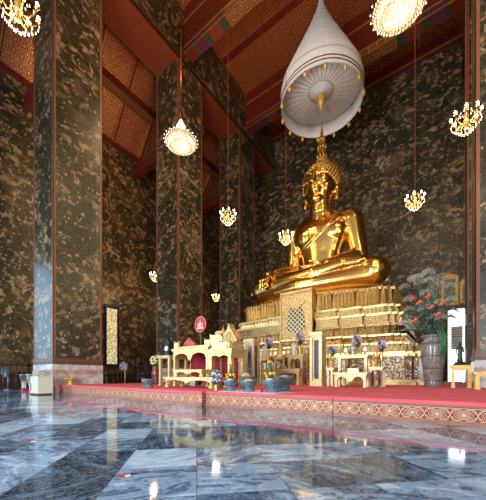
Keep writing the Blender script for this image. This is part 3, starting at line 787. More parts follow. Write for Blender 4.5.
# left altar group
LT = Zp + .0
table('low_altar_table', 'long low cream altar table with lobed apron at the dais front', -5.55, -4.06, 4.50, .55, LT, .25, M['cream'], top=.04, leg=.07, ap=.04, pend=True, foot=True)
table('offering_stool', 'small cream footed stool standing on the long low altar table', -5.30, -4.42, 4.58, .38, LT + .25, .17, M['cream'], top=.03, leg=.06, ap=.03, foot=True)
MT = Zp + 1.02
table('altar_table', 'tall cream altar table with big hanging lobes and a red drape behind', -6.25, -4.95, 5.35, .7, Zp, 1.02, M['cream'], top=.07, leg=.07, ap=.12, drape=M['drape'])
table('side_stand', 'narrow cream stand carrying the small black clock', -6.88, -6.42, 5.35, .7, Zp, .86, M['cream'], top=.05, leg=.07, ap=0)
table('side_table', 'square cream altar table under the gilded seat, with red cloth inside', -4.80, -4.08, 5.2, .55, Zp, .92, M['cream'], top=.09, leg=.11, ap=.08, pend=False, drape=M['drape'])
# crest posts and rails that stand on the altar table
r = thing('table_gallery', 'low cream and red gallery of corner crests along the tall altar table top', 'railing', (-5.60, 5.42, MT))
for x in (-.58, .58):
    q = MB(); q.box(x - .09, x + .09, -.03, .03, 0, .10); xz(q, [(x - .09, .10), (x + .09, .10), (x + .09, .22), (x + .055, .15), (x, .19), (x - .055, .15), (x - .09, .22)], -.03, .03)
    q.build('crest_post', M['cream2'], r, recalc=True)
MB().box(-.49, .49, -.02, .02, .02, .055).build('rail', M['cream'], r)
MB().box(-.49, .49, .30, .33, .07, .10).build('rail', M['brass'], r)
for x in (-.3, 0, .3): MB().box(x - .01, x + .01, .303, .327, 0, .07).build('baluster', M['brass'], r)
# red backrest
q = thing('backrest_cushion', 'red pointed backrest cushion standing on the tall altar table', 'cushion', (XA(190, 5.95), 5.95, MT))
b = MB(); pl = [(-.27, 0), (.27, 0), (.25, .16), (.14, .27), (.04, .32), (0, .38), (-.04, .32), (-.14, .27), (-.25, .16)]
xz(b, pl, -.05, .05); b.build('cushion', M['redpaint'], q, recalc=True)
b = MB()
for i in range(8):
    p0, p1 = pl[1:][i], (pl[1:] + [pl[0]])[i + 1]
    b.tube([(p0[0], -.055, p0[1]), (p1[0], -.055, p1[1])], .012, 6)
b.build('piping', M['brass'], q)
# fan of rank
fx = XA(200.5, 6.30)
q = thing('ceremonial_fan', 'round crimson ceremonial fan with pale emblem on a thin pole', 'fan', (fx, 6.30, Zp))
MB().tube([(0, 0, 0), (0, 0, 1.62)], .016, 8).build('pole', M['grey'], q)
b = MB(); m = 28; pl = [(.235 * math.cos(2 * PI * k / m), 1.83 + .235 * math.sin(2 * PI * k / m) + .02 * max(0, math.sin(2 * PI * k / m)) ** 6) for k in range(m)]
xz(b, pl, -.012, .012); b.build('fan_blade', M['fanred'], q, recalc=True)
b = MB()
for k in range(m): b.tube([(pl[k][0] * .97, -.014, 1.83 + (pl[k][1] - 1.83) * .97), (pl[(k + 1) % m][0] * .97, -.014, 1.83 + (pl[(k + 1) % m][1] - 1.83) * .97)], .007, 5)
b.build('fan_rim', M['fangold'], q)
b = MB()
xz(b, [(-.03, 1.74), (.03, 1.74), (.035, 1.86), (.015, 1.93), (0, 1.99), (-.015, 1.93), (-.035, 1.86)], -.020, -.012)
for s in (-1, 1): xz(b, [(s * .10, 1.74), (s * .07, 1.74), (s * .065, 1.84), (s * .085, 1.90), (s * .105, 1.84)][::s], -.020, -.012)
xz(b, [(-.12, 1.70), (.12, 1.70), (.13, 1.74), (-.13, 1.74)], -.020, -.012)
b.build('emblem', M['fangold'], q, recalc=True)
# clock
q = thing('mantel_clock', 'small black cased clock with white dial on the narrow cream stand', 'clock', (XA(168.5, 5.62), 5.62, Zp + .86))
b = MB(); b.box(-.15, .15, -.10, .10, 0, .05); b.box(-.12, .12, -.08, .08, .05, .36); b.box(-.15, .15, -.10, .10, .36, .40)
xz(b, [(-.13, .40), (.13, .40), (.06, .46), (0, .52), (-.06, .46)], -.06, .06)
for x in (-.125, .125): b.lathe([(.014, .05), (.02, .2), (.014, .36)], 8, c=(x, -.09, 0)); b.lathe([(.02, .40), (.012, .43), (.002, .46)], 8, c=(x, -.08, 0))
b.build('case', M['black'], q, recalc=True)
b = MB(); pl = [(.075 * math.cos(2 * PI * k / 20), .225 + .075 * math.sin(2 * PI * k / 20)) for k in range(20)]; xz(b, pl, -.088, -.080); b.build('dial', M['white'], q, recalc=True)
b = MB(); b.box(-.004, .004, -.092, -.088, .225, .28); b.box(0, .04, -.092, -.088, .222, .23); b.build('clock_hands', M['black'], q)
# gilded seat on the side table
GX = -4.52; GZ = Zp + .92
q = thing('gilded_seat', 'carved gold ceremonial seat with curved wing backs on the square altar table', 'seat', (GX, 5.50, GZ))
b = MB(); b.box(-.30, .42, -.2, .2, 0, .05); b.box(-.27, .39, -.18, .18, .05, .13); b.box(-.30, .42, -.2, .2, .13, .17); b.build('base', M['cream2'], q)
b = MB(); xz(b, [(-.34, .17), (.05, .17), (.05, .30), (-.02, .36), (-.14, .38), (-.24, .36), (-.36, .40), (-.33, .28)], -.17, .10); b.build('side_wing', M['cream2'], q, recalc=True)
b = MB(); xz(b, [(.05, .17), (.45, .17), (.42, .26), (.34, .38), (.24, .52), (.20, .62), (.17, .50), (.12, .42), (.05, .36)], -.12, .10); b.build('curved_back', M['gilt'], q, recalc=True)
b = MB(); b.lathe([(.05, 0), (.06, .03), (.03, .07), (.04, .10), (.015, .17), (.003, .26)], 10, c=(-.05, .0, .38)); b.lathe([(.05, 0), (.06, .03), (.03, .07), (.04, .10), (.015, .17), (.003, .24)], 10, c=(.0, -.24 + .1, .17)); b.build('finial', M['gilt'], q)
b = MB(); b.ell((-.10, -.05, .42), (.16, .12, .06), 14, 8); b.build('cushion', simple('peach_silk', (.75, .45, .28), .6), q)
b = MB()
for k in range(7): b.tube([(.08 + .05 * k, -.125, .18), (.10 + .042 * k, -.13, .26), (.16 + .02 * k, -.125, .40)], .010, 5)
b.build('carved_ribs', M['cream2'], q)
for i, (dx, lab) in enumerate(((.72, 'small gold peaked reliquary right of the gilded seat'),)):
    b = MB(); b.lathe([(.06, 0), (.065, .03), (.04, .06), (.055, .10), (.035, .16), (.015, .22), (.004, .30)], 12)
    tag(b.build('reliquary', M['gilt'], None, (GX + .35, 5.235, GZ)), 'small gold peaked reliquary beside the curved back of the gilded seat', 'reliquary')
# bits seen under the altar table
b = MB(); b.box(-.10, .10, -.03, .03, 0, .26); o = b.build('box', M['bluewhite'], None, (-5.75, 5.62, Zp)); tag(o, 'pale upright box under the tall cream altar table', 'box')
for x, lb in ((-5.35, 'small gold stupa under the tall altar table, the left one'), (-5.12, 'small gold stupa under the tall altar table, beside its right leg')):
    b = MB(); b.lathe([(.07, 0), (.08, .04), (.05, .08), (.06, .18), (.05, .26), (.02, .32), (.003, .46)], 12)
    tag(b.build('small_stupa', M['gilt'], None, (x, 5.62, Zp)), lb, 'stupa')
b = MB(); b.tube([(-.62, 0, 0), (.42, 0, 0)], .018, 8); b.tube([(-.60, 0, -.36), (-.60, 0, 0)], .012, 6); b.tube([(.38, 0, -.36), (.38, 0, 0)], .012, 6)
tag(b.build('red_rail', M['redpaint'], None, (-5.35, 5.17, Zp + .36)), 'thin bright red rail behind the offering stool', 'rail')

# stone bowls
def lotus_bowl(label, px, Y, R_, H, fill=None, group=None, fillkind='heap'):
    t = thing('stone_bowl', label, 'bowl', (XA(px, Y), Y, Zp + .006), group=group)
    q = MB(); q.lathe([(.62 * R_, 0), (.68 * R_, .05 * H), (.64 * R_, .12 * H), (.48 * R_, .22 * H), (.46 * R_, .34 * H), (.60 * R_, .40 * H), (.66 * R_, .46 * H), (.80 * R_, .62 * H), (.90 * R_, .80 * H), (.98 * R_, .86 * H), (1.0 * R_, 1.0 * H), (.93 * R_, 1.0 * H), (.85 * R_, .84 * H), (.3 * R_, .74 * H)], 24)
    q.build('bowl_body', M['stone'], t)
    q = MB()
    for k in range(14):
        a = 2 * PI * k / 14; c_, s_ = math.cos(a), math.sin(a)
        q.tube([(.64 * R_ * c_, .64 * R_ * s_, .44 * H), (.83 * R_ * c_, .83 * R_ * s_, .60 * H), (.93 * R_ * c_, .93 * R_ * s_, .78 * H)], [.03 * R_, .075 * R_, .03 * R_], 6)
        q.tube([(.50 * R_ * c_, .50 * R_ * s_, .30 * H), (.62 * R_ * c_, .62 * R_ * s_, .18 * H), (.70 * R_ * c_, .70 * R_ * s_, .04 * H)], [.03 * R_, .05 * R_, .03 * R_], 6)
    q.build('carved_petals', M['stone'], t)
    return t
def heap(cx, cy, z, R_, n_, r, mat, name, label, cat, seed=1, hgt=.5):
    rnd = random.Random(seed); q = MB()
    for k in range(n_):
        a = rnd.random() * 2 * PI; d = R_ * math.sqrt(rnd.random()); zz = z + hgt * R_ * (1 - (d / R_) ** 2)
        q.ell((cx + d * math.cos(a), cy + d * math.sin(a), zz), (r, r, r * .7), 7, 5)
    o = q.build(name, mat); tag(o, label, cat); o['kind'] = 'stuff'; return o
def marigold_tower(label, x, y, z, s_=1.0):
    t = thing('marigold_offering', label, 'flower offering', (x, y, z))
    q = MB(); q.lathe([(.055 * s_, 0), (.085 * s_, .05 * s_), (.09 * s_, .06 * s_), (.07 * s_, .06 * s_)], 14); q.build('cup', M['white'], t)
    q = MB(); q.lathe([(.07 * s_, .06 * s_), (.05 * s_, .14 * s_), (.03 * s_, .26 * s_), (.012 * s_, .36 * s_)], 12); q.build('leaf_cone', M['leaf'], t)
    for k in range(7):
        a = 2 * PI * k / 7; q = MB(); zz = (.10 if k % 2 else .155) * s_
        q.ell((.085 * s_ * math.cos(a), .085 * s_ * math.sin(a), zz), (.04 * s_, .04 * s_, .034 * s_), 10, 6)
        q.lathe([(.036 * s_, -.006), (.046 * s_, .0), (.036 * s_, .006)], 10, c=(.085 * s_ * math.cos(a), .085 * s_ * math.sin(a), zz))
        q.build('marigold', M['marigold'] if k % 3 else M['yellow'], t)
    q = MB(); q.ell((0, 0, .385 * s_), (.055 * s_, .055 * s_, .03 * s_), 10, 6); q.build('marigold', M['marigold'], t)
    return t
q = MB(); x0_, x1_ = XA(216, 4.0), XA(296, 4.5)
q.add([(XA(218, 3.90), 3.90, Zp), (XA(268, 3.88), 3.88, Zp), (XA(297, 4.35), 4.35, Zp), (XA(240, 4.75), 4.75, Zp)], [(0, 1, 2, 3)])
q = MB(); pl = [(XA(219, 3.92), 3.90), (XA(276, 3.90), 3.88), (XA(296, 4.4), 4.4), (XA(244, 4.9), 4.9)]; q.prism(pl, Zp, Zp + .006)
tag(q.build('floor_cloth', simple('pale_blue_cloth', (.55, .60, .68), .8)), 'thin pale cloth spread on the dais under the stone bowls', 'cloth')
bw = [(230.5, 4.22, .135, .19, 'stone lotus bowl at the left of the front row, marigold cone in it'),
      (249, 4.20, .150, .19, 'stone lotus bowl in the middle of the front row, heaped with yellow blooms'),
      (272, 4.26, .170, .20, 'stone lotus bowl at the right of the front row, marigold cone in it'),
      (247.5, 4.78, .165, .27, 'stone lotus bowl standing behind the bowl of yellow blooms'),
      (284, 4.72, .185, .26, 'wide stone lotus bowl at the right end of the back row')]
for px, Y, R_, H, lb in bw: lotus_bowl(lb, px, Y, R_, H)
marigold_tower('marigold cone offering in the left front stone bowl', XA(230.5, 4.22), 4.22, Zp + .17, .82)
marigold_tower('marigold cone offering in the right front stone bowl', XA(270, 4.26), 4.26, Zp + .18, .88)
heap(XA(249, 4.20), 4.20, Zp + .175, .10, 46, .022, M['yellow'], 'yellow_blooms', 'heap of yellow blooms in the middle front stone bowl', 'flowers', 3, .35)
heap(XA(246, 4.78), 4.78, Zp + .25, .085, 40, .024, M['yellow'], 'yellow_garland', 'mound of bright yellow garland in the stone bowl behind', 'flowers', 4, .9)
heap(XA(284, 4.72), 4.72, Zp + .24, .12, 30, .022, M['petalwhite'], 'white_blooms', 'white blooms floating in the wide right stone bowl', 'flowers', 5, .25)
b = MB(); b.box(-.05, .05, -.04, .04, 0, .035); tag(b.build('red_box', M['redpaint'], None, (XA(260, 4.1), 4.08, Zp + .006)), 'small red box between the front stone bowls', 'box')
lotus_bowl('stone lotus bowl standing alone on the left of the dais', 148.5, 4.15, .165, .20)
# flower pots
def bouquet(name, label, x, y, z, R_, H, cols, n_, vase, vr, vh, seed, stem=True, blob=.035, cat='bouquet'):
    rnd = random.Random(seed); t = thing(name, label, cat, (x, y, z))
    q = MB(); q.lathe([(vr * .6, 0), (vr * .7, vh * .05), (vr * .5, vh * .15), (vr, vh * .5), (vr * .8, vh * .8), (vr * .7, vh * .9), (vr * .95, vh), (vr * .8, vh)], 16); q.build('vase', vase, t)
    q = MB()
    for k in range(18):
        a = rnd.random() * 2 * PI; d = R_ * (.4 + .6 * rnd.random()); zt = vh + H * .45 * rnd.random() + .01
        tip = Vector((d * math.cos(a), d * math.sin(a), zt)); q.tube([(0, 0, vh * .9), tip * .6 + Vector((0, 0, vh * .5)), tip], [.006, R_ * .12, .003], 5)
    q.build('leaves', M['leaf'], t)
    per = {}
    for k in range(n_):
        z_ = 1 - 1.7 * (k + .5) / n_; a = k * 2.39996; rr = math.sqrt(max(0, 1 - z_ * z_)); m = cols[k % len(cols)]
        q = per.setdefault(m, MB()); c_ = (R_ * .85 * rr * math.cos(a), R_ * .85 * rr * math.sin(a), vh + H * .55 + H * .45 * z_)
        q.ell(c_, (blob, blob, blob * .8), 8, 5)
    for m, q in per.items():
        o = q.build('blooms', M[m], t); o['kind'] = 'stuff'
    return t
bouquet('flower_pot', 'gold pot of lilac and white flowers left of the front stone bowls', XA(216.5, 4.12), 4.12, Zp, .11, .26, ['lilac', 'petalwhite', 'leaf'], 40, M['brass'], .06, .11, 2, blob=.028)
bouquet('flower_vase', 'maroon vase of white and yellow flowers in front of the tall column', XA(156, 6.2), 6.2, Zp, .20, .36, ['petalwhite', 'yellow', 'leaf'], 60, M['maroon'], .17, .60, 5, blob=.045)
# tray stand near the first column
q = thing('offering_tray', 'yellow gold pedestal tray at the left end of the dais', 'tray', (XA(70.5, 4.15), 4.15, Zp))
MB().lathe([(.11, 0), (.12, .015), (.06, .04), (.04, .08), (.06, .13), (.07, .14)], 18).build('foot', M['yellow'], q)
MB().lathe([(.06, .14), (.16, .165), (.20, .20), (.205, .21), (.19, .205), (.02, .17)], 24).build('dish', M['yellow'], q)
b = MB(); b.box(-.045, .045, -.005, .005, 0, .17); tag(b.build('paper_card', M['white'], None, (XA(61, 4.0), 4.0, Zp)), 'small white card standing beside the yellow offering tray', 'card')

# tall cream lanterns
def pylon(label, px, Y, W_, H):
    t = thing('candle_pylon', label, 'candle stand', (XA(px, Y), Y, Zp)); h = W_ / 2
    q = MB(); q.box(-h * 1.15, h * 1.15, -h * 1.15, h * 1.15, 0, .07); q.box(-h * 1.05, h * 1.05, -h * 1.05, h * 1.05, .07, .14); q.build('base', M['cream2'], t)
    for sx in (-1, 1):
        for sy in (-1, 1): q = MB(); q.box(sx * h * .9 - .035, sx * h * .9 + .035, sy * h * .9 - .035, sy * h * .9 + .035, .14, H - .16); q.build('corner_post', M['cream2'], t)
    MB().box(-h * .8, h * .8, -h * .8, h * .8, .14, H - .16).build('core', M['cream'], t)
    q = MB(); q.box(-h * .42, h * .42, -h * .8 - .012, -h * .8, .20, H - .22); q.box(h * .8, h * .8 + .012, -h * .42, h * .42, .20, H - .22); q.build('dark_panel', M['purple'] if False else simple('dark_blue_glass', (.04, .03, .07), .2), t)
    q = MB(); q.box(-h * 1.02, h * 1.02, -h * 1.02, h * 1.02, H - .16, H - .11); q.box(-h * 1.25, h * 1.25, -h * 1.25, h * 1.25, H - .11, H - .04); q.box(-h * 1.12, h * 1.12, -h * 1.12, h * 1.12, H - .04, H); q.build('capital', M['cream2'], t)
pylon('square cream candle pylon at the centre of the dais, right of the stone bowls', 318, 7.6, .30, 1.47)
pylon('square cream candle pylon behind the stone bowls', 252, 7.75, .34, 1.47)

# right altar cluster
AY = 7.75
def X(px, Y=AY): return XA(px, Y)
table('cream_altar_table', 'cream altar table carrying glass lamps, right of the centre pylon', X(338), X(367), AY, .5, Zp, .83, M['cream2'], top=.06, leg=.07, ap=0)
table('low_cream_table', 'low cream table with a pierced lobed apron under the lamp table', X(336, 7.3), X(367, 7.3), 7.2, .32, Zp, .36, M['cream2'], top=.05, leg=.06, ap=.08)
table('small_cream_table', 'small cream table left of the lamp table beside the pylon', X(327, 7.6), X(332.8, 7.6), 7.6, .45, Zp, .50, M['cream2'], top=.05, leg=.05, ap=0)
table('small_cream_table', 'small cream table on the right of the lamp table', X(370.5, 7.6), X(382, 7.6), 7.6, .45, Zp, .50, M['cream2'], top=.05, leg=.06, ap=0)
def candle(label, x, y, z, h, mat, r=.014):
    t = thing('candle', label, 'candle', (x, y, z))
    q = MB(); q.lathe([(.035, 0), (.04, .015), (.015, .03), (.02, .05)], 10); q.build('holder', M['brass'], t)
    q = MB(); q.tube([(0, 0, .05), (0, 0, .05 + h)], r, 8); q.build('wax', mat, t)
def glass_lamp(label, x, y, z):
    t = thing('glass_lamp', label, 'lamp', (x, y, z))
    MB().lathe([(.05, 0), (.055, .02), (.02, .04), (.03, .07)], 12).build('foot', M['brass'], t)
    MB().lathe([(.045, .07), (.06, .10), (.058, .27), (.055, .27), (.056, .10), (.04, .08)], 16).build('chimney', M['glass'], t)
    MB().ell((0, 0, .15), (.018, .018, .035), 8, 6).build('flame', M['flame'], t)
def small_stupa(label, x, y, z, s_=1.0):
    t = MB(); t.lathe([(.09 * s_, 0), (.10 * s_, .02 * s_), (.07 * s_, .05 * s_), (.10 * s_, .08 * s_), (.09 * s_, .16 * s_), (.05 * s_, .20 * s_), (.025 * s_, .24 * s_), (.003, .36 * s_)], 14)
    tag(t.build('small_stupa', M['gilt'], None, (x, y, z)), label, 'stupa')
TZ = Zp + .83
glass_lamp('glass oil lamp at the left end of the lamp table', X(345.5, 8.0), 8.0, TZ)
glass_lamp('glass oil lamp at the right end of the lamp table', X(367 - 2, 8.0), 8.0, TZ)
b = MB(); b.lathe([(.05, 0), (.07, .03), (.04, .06), (.09, .14), (.10, .22), (.04, .30), (.015, .36)], 14)
tag(b.build('grey_urn', simple('pale_grey_pewter', (.45, .46, .47), .35, .5), None, (X(353, 8.0), 8.0, TZ)), 'pale grey lidded urn in the middle of the lamp table', 'urn')
bouquet('flower_vase', 'tall lilac bouquet standing behind the grey urn on the lamp table', X(357, 8.15), 8.15, TZ, .125, .34, ['lilac', 'petalwhite', 'lilac', 'leaf'], 44, M['brass'], .05, .22, 8, blob=.032)
SZ = Zp + .50
bouquet('flower_vase', 'lilac bouquet on the small cream table beside the centre pylon', X(332.5, 7.9), 7.93, SZ, .12, .27, ['lilac', 'petalwhite', 'lilac', 'leaf'], 40, M['brass'], .05, .34, 9, blob=.030)
bouquet('flower_vase', 'lilac bouquet on the small cream table at the right of the lamps', X(380, 7.9) + .02, 7.97, SZ, .12, .27, ['lilac', 'petalwhite', 'lilac', 'leaf'], 40, M['brass'], .05, .40, 10, blob=.030)
small_stupa('small gold stupa on the cream table beside the pylon', X(331, 7.7), 7.70, SZ, 1.1)
small_stupa('small gold stupa on the cream table right of the lamps', X(374, 7.7), 7.70, SZ, 1.1)
candle('slim orange candle left of the small stupa by the pylon', X(328, 7.95), 7.95, SZ, .50, M['orange'])
candle('slim orange candle behind the left glass lamp', X(340.8, 7.86), 7.83, TZ, .36, M['orange'])
candle('slim orange candle between the grey urn and right glass lamp', X(361.5, 7.9), 7.88, TZ, .36, M['orange'])
candle('slim orange candle right of the lamp table', X(377, 7.85), 7.85, SZ, .48, M['orange'])
for px, lb in ((338.5, 'short purple candle under the lamp table, left'), (370, 'short purple candle in front of the right small table, left of a pair'), (376.5, 'short purple candle in front of the right small table, right of a pair')):
    candle(lb, X(px, 7.45) + (.05 if px > 340 else 0), 7.50 if px > 340 else 7.60, Zp, .36, M['purple'], .03)
b = MB(); b.box(-.12, .12, -.09, .09, 0, .10); b.lathe([(.07, .10), (.05, .16), (.10, .19), (.02, .2)], 12)
tag(b.build('brass_censer', M['brass'], None, (X(354, 7.36), 7.36, Zp + .36)), 'small brass censer on the low pierced cream table', 'censer')
# left altar cluster (behind the bowls)
BYc = 8.35
def T2(name, lb, pa, pb, y0, dep, h, **k): return table(name, lb, XA(pa, y0), XA(pb, y0), y0, dep, Zp, h, M['cream'], **k)
T2('long_cream_table', 'long low cream table behind the stone bowls', 262, 299, 7.95, .45, .50, top=.07, leg=.08, ap=.06, pend=False)
T2('arched_stand', 'cream arched stand at the left of the long cream table, carrying a white vase', 259, 270, 8.5, .42, .96, top=.06, leg=.07, ap=.12, pend=False)
T2('arched_stand', 'cream arched stand at the right of the long cream table, carrying a white vase', 288, 302.5, 8.5, .42, .96, top=.06, leg=.07, ap=.12, pend=False)
T2('shrine_table', 'cream table between the two arched stands, under a small gold shrine', 274.3, 284.0, 8.55, .42, .90, top=.05, leg=.05, ap=0)
q = thing('gold_shrine', 'small stepped gold shrine between the two arched cream stands', 'shrine', (XA(280.5, 8.78) - .03, 8.80, Zp + .90))
MB().box(-.17, .17, -.12, .12, 0, .12, taper=.02).build('base', M['gilt'], q)
b = MB(); b.box(-.15, .15, -.10, .10, .12, .24, taper=.03); b.box(-.11, .11, -.08, .08, .24, .36, taper=.03); b.lathe([(.09, .36), (.06, .44), (.03, .5), (.004, .66)], 12); b.build('stepped_roof', M['gilt'], q)
VZ = Zp + .96
for px, lb in ((264.5, 'tall white porcelain vase on the left arched stand'), (294, 'tall white porcelain vase on the right arched stand')):
    b = MB(); b.lathe([(.05, 0), (.075, .03), (.07, .10), (.085, .26), (.10, .34), (.08, .34), (.07, .25)], 16)
    tag(b.build('porcelain_vase', M['white'], None, (XA(px, 8.62), 8.62, VZ)), lb, 'vase')
bouquet('flower_vase', 'lilac bouquet on the left arched stand beside the white vase', XA(269, 8.8), 8.79, VZ, .15, .38, ['lilac', 'petalwhite', 'lilac', 'leaf'], 44, M['brass'], .05, .28, 12, blob=.036)
bouquet('flower_vase', 'lilac bouquet on the right arched stand beside the white vase', XA(300, 8.8), 8.79, VZ, .16, .42, ['lilac', 'petalwhite', 'lilac', 'leaf'], 44, M['brass'], .05, .34, 13, blob=.036)
candle('slim orange candle on the right arched stand', XA(291, 8.75), 8.80, VZ, .50, M['orange'])
glass_lamp('glass oil lamp in front of the shrine, left one', XA(275.2, 8.57), 8.58, Zp + .90)
glass_lamp('glass oil lamp in front of the shrine, right one', XA(284, 8.57) - .02, 8.58, Zp + .90)
for px, lb in ((303, 'purple candle right of the long cream table, left of a pair'), (309, 'purple candle right of the long cream table, right of a pair')):
    candle(lb, XA(px, 8.0) + .06, 8.0, Zp, .46, M['purple'], .03)
b = MB()
for k in range(5): b.box(-.09, .09, -.05, .05, k * .001, .05) if k == 0 else b.lathe([(.02, .05), (.012, .08), (.004, .14)], 8, c=(-.07 + .035 * k, 0, 0))
tag(b.build('incense_tray', M['brass'], None, (XA(280, 8.1), 8.12, Zp + .50)), 'tiny brass tray of cones on the long cream table', 'tray')

# big vase with the tall arrangement
vx, vy = XA(433, 8.75), 8.75
q = thing('painted_floor_vase', 'tall painted floor vase holding the big flower arrangement right of the pedestal', 'vase', (vx, vy, Zp))
t = NT('painted_porcelain'); p = t.pos(obj=True); n1 = t.noise(p, 5, 5, .6, 1.5); sp = t.node('ShaderNodeSeparateXYZ'); t.l.new(p, sp.inputs[0])
c = t.ramp(n1, [(.35, (.08, .09, .09)), (.44, (.22, .24, .22)), (.50, (.20, .11, .07)), (.55, (.30, .32, .30)), (.62, (.10, .16, .22)), (.7, (.05, .10, .18))])
bd = t.math('LESS_THAN', t.math('ABSOLUTE', t.math('SUBTRACT', t.math('FRACT', t.math('MULTIPLY', sp.outputs[2], 3.2)), .5)), .06)
t.set(t.mix(t.math('MULTIPLY', bd, .7), c, (.06, .08, .10)), .15)
b = MB(); b.lathe([(.19, 0), (.20, .03), (.19, .10), (.215, .35), (.26, .75), (.285, 1.0), (.275, 1.12), (.215, 1.18), (.20, 1.22), (.25, 1.27), (.285, 1.30), (.26, 1.30), (.17, 1.22)], 32); b.build('vase_body', t.m, q)
ar = thing('flower_arrangement', 'tall loose arrangement of pale umbels and salmon blooms in the painted floor vase', 'flower arrangement', (vx, vy, Zp + 1.30))
rnd = random.Random(21)
st = MB(); um = MB(); lf = MB(); sa = []
for k in range(30):
    a = rnd.random() * 2 * PI; d = .15 + .48 * rnd.random(); h = .35 + 1.35 * rnd.random() * (1 - .3 * d)
    tip = Vector((d * math.cos(a) - .14, d * math.sin(a) * .7, h)); st.tube([(0, 0, -.05), (tip.x * .35, tip.y * .35, h * .5), tip], .009, 5)
    R_ = .10 + .07 * rnd.random()
    for j in range(34):
        z = 1 - 1.4 * (j + .5) / 34; aa = j * 2.39996; rr = math.sqrt(max(0, 1 - z * z)); e = tip + Vector((rr * math.cos(aa), rr * math.sin(aa), z * .7)) * R_
        um.tube([tip, e], .0025, 3); um.ell(e, .011, 5, 3)
    lf.tube([(tip.x * .4, tip.y * .4, h * .45), (tip.x * .9 + .1 * math.sin(k), tip.y * .8, h * .55), (tip.x * 1.2 + .16 * math.sin(k), tip.y, h * .42)], [.006, .04, .003], 5)
st.build('stems', M['leaf2'], ar); o = um.build('pale_umbels', simple('pale_cream_umbels', (.50, .52, .42), .7), ar); o['kind'] = 'stuff'
o = lf.build('leaves', M['leaf2'], ar)
for (px, py) in ((411, 300), (418, 303.5), (430, 308), (441, 304), (414, 321), (427, 331 - 34), (437, 315)):
    b = MB(); x = XA(px, vy - .32) - vx; z = ZA(px, py, vy - .32) - Zp - 1.30
    b.tube([(x, -.32, z), (x + .04, -.36, z + .03), (x + .09, -.34, z + .05)], [.02, .05, .02], 8); b.ell((x, -.32, z), (.055, .035, .035), 8, 5)
    o = b.build('salmon_bloom', M['salmon'], ar); MB().tube([(x * .3, -.05, max(.05, z * .3)), (x * .8, -.25, z * .8), (x, -.32, z)], .006, 5).build('stalk', M['leaf2'], o)
b = MB()
for k in range(5): b.tube([(.10 + .03 * k, -.26, .12 + .1 * (k % 2)), (.17 + .025 * k, -.36, -.1), (.18 + .02 * k, -.38, -.48 - .08 * (k % 3))], [.02, .028, .008], 6)
b.build('trailing_green_ribbon', M['leaf'], ar)

# gold tables at the right edge and the dark figure
t = table('gold_side_table', 'small yellow gold table under the dark figurine in front of the doorway', XA(451.5, 8.2), XA(471.5, 8.2), 8.2, .5, Zp, .52, simple('yellow_gold_paint', (.72, .50, .14), .4, .3), top=.07, leg=.06, ap=0)
t = table('gold_side_table', 'small yellow gold table cut by the right edge of the photo', XA(476, 7.6), XA(495, 7.6), 7.6, .45, Zp, .36, simple('yellow_gold_paint_b', (.72, .50, .14), .4, .3), top=.06, leg=.06, ap=0)
fz = Zp + .52; fx_ = XA(460, 8.45)
q = thing('standing_figurine', 'dark bronze standing figurine in front of the bright doorway', 'figurine', (fx_, 8.45, fz)); q.scale = (.82, .82, .85)
b = MB(); b.lathe([(.16, 0), (.16, .04), (.12, .06), (.13, .09), (.08, .11)], 14); b.build('plinth', M['bronze'], q)
b = MB(); b.loft([ering(0, 0, z, a_, c_, 14) for z, a_, c_ in ((.11, .055, .05), (.14, .075, .06), (.22, .05, .04), (.30, .055, .045), (.38, .048, .04), (.44, .055, .045), (.49, .075, .04), (.52, .05, .03), (.535, .022, .022), (.55, .02, .02))])
b.ell((0, 0, .585), (.032, .036, .042), 12, 8); b.lathe([(.02, .62), (.012, .64), (.002, .68)], 8)
for s in (-1, 1): b.cap((s * .07, 0, .49), (s * .085, .0, .37), .018, .015, 8); b.cap((s * .085, 0, .37), (s * .06, -.05, .30 + .1 * (s > 0)), .014, .01, 8)
fb = b.build('figure', M['bronze'], q)
b = MB(); b.box(-.22, -.14, -.10, 0, 0, .05)

# framed pictures on the back wall
t = NT('painted_icon'); p = t.pos(obj=True); t.set(t.ramp(t.noise(p, 4.5, 4, .6, 1), [(.35, (.06, .14, .12)), (.5, (.30, .34, .28)), (.6, (.20, .10, .05)), (.7, (.5, .45, .3))]), .35); icon = t.m
for (pa, pb, ya, yb, lb) in ((441, 458.5, 278, 304, 'gold framed picture hanging above the doorway, the larger left one'), (459.8, 471, 282, 302, 'gold framed picture hanging above the doorway, right of the larger one')):
    x0_, x1_ = XA(pa, YW - .2), XA(pb, YW - .2); z1_, z0_ = ZA(pa, ya, YW - .2), ZA(pb, yb, YW - .2)
    w_, h_ = x1_ - x0_, z1_ - z0_
    q = thing('framed_picture', lb, 'picture', ((x0_ + x1_) / 2, YW - .06, z0_))
    b = MB(); g = .12
    for a_ in ((-w_ / 2, w_ / 2, 0, g), (-w_ / 2, w_ / 2, h_ - g, h_), (-w_ / 2, -w_ / 2 + g, g, h_ - g), (w_ / 2 - g, w_ / 2, g, h_ - g)): b.box(a_[0], a_[1], -.06, .055, a_[2], a_[3])
    xz(b, [(-w_ / 2, h_), (w_ / 2, h_), (w_ * .3, h_ + .10), (0, h_ + .16), (-w_ * .3, h_ + .10)], -.04, .03)
    b.build('frame', M['gilt'], q, recalc=True)
    MB().box(-w_ / 2 + g, w_ / 2 - g, -.02, .03, g, h_ - g).build('painting', icon, q)

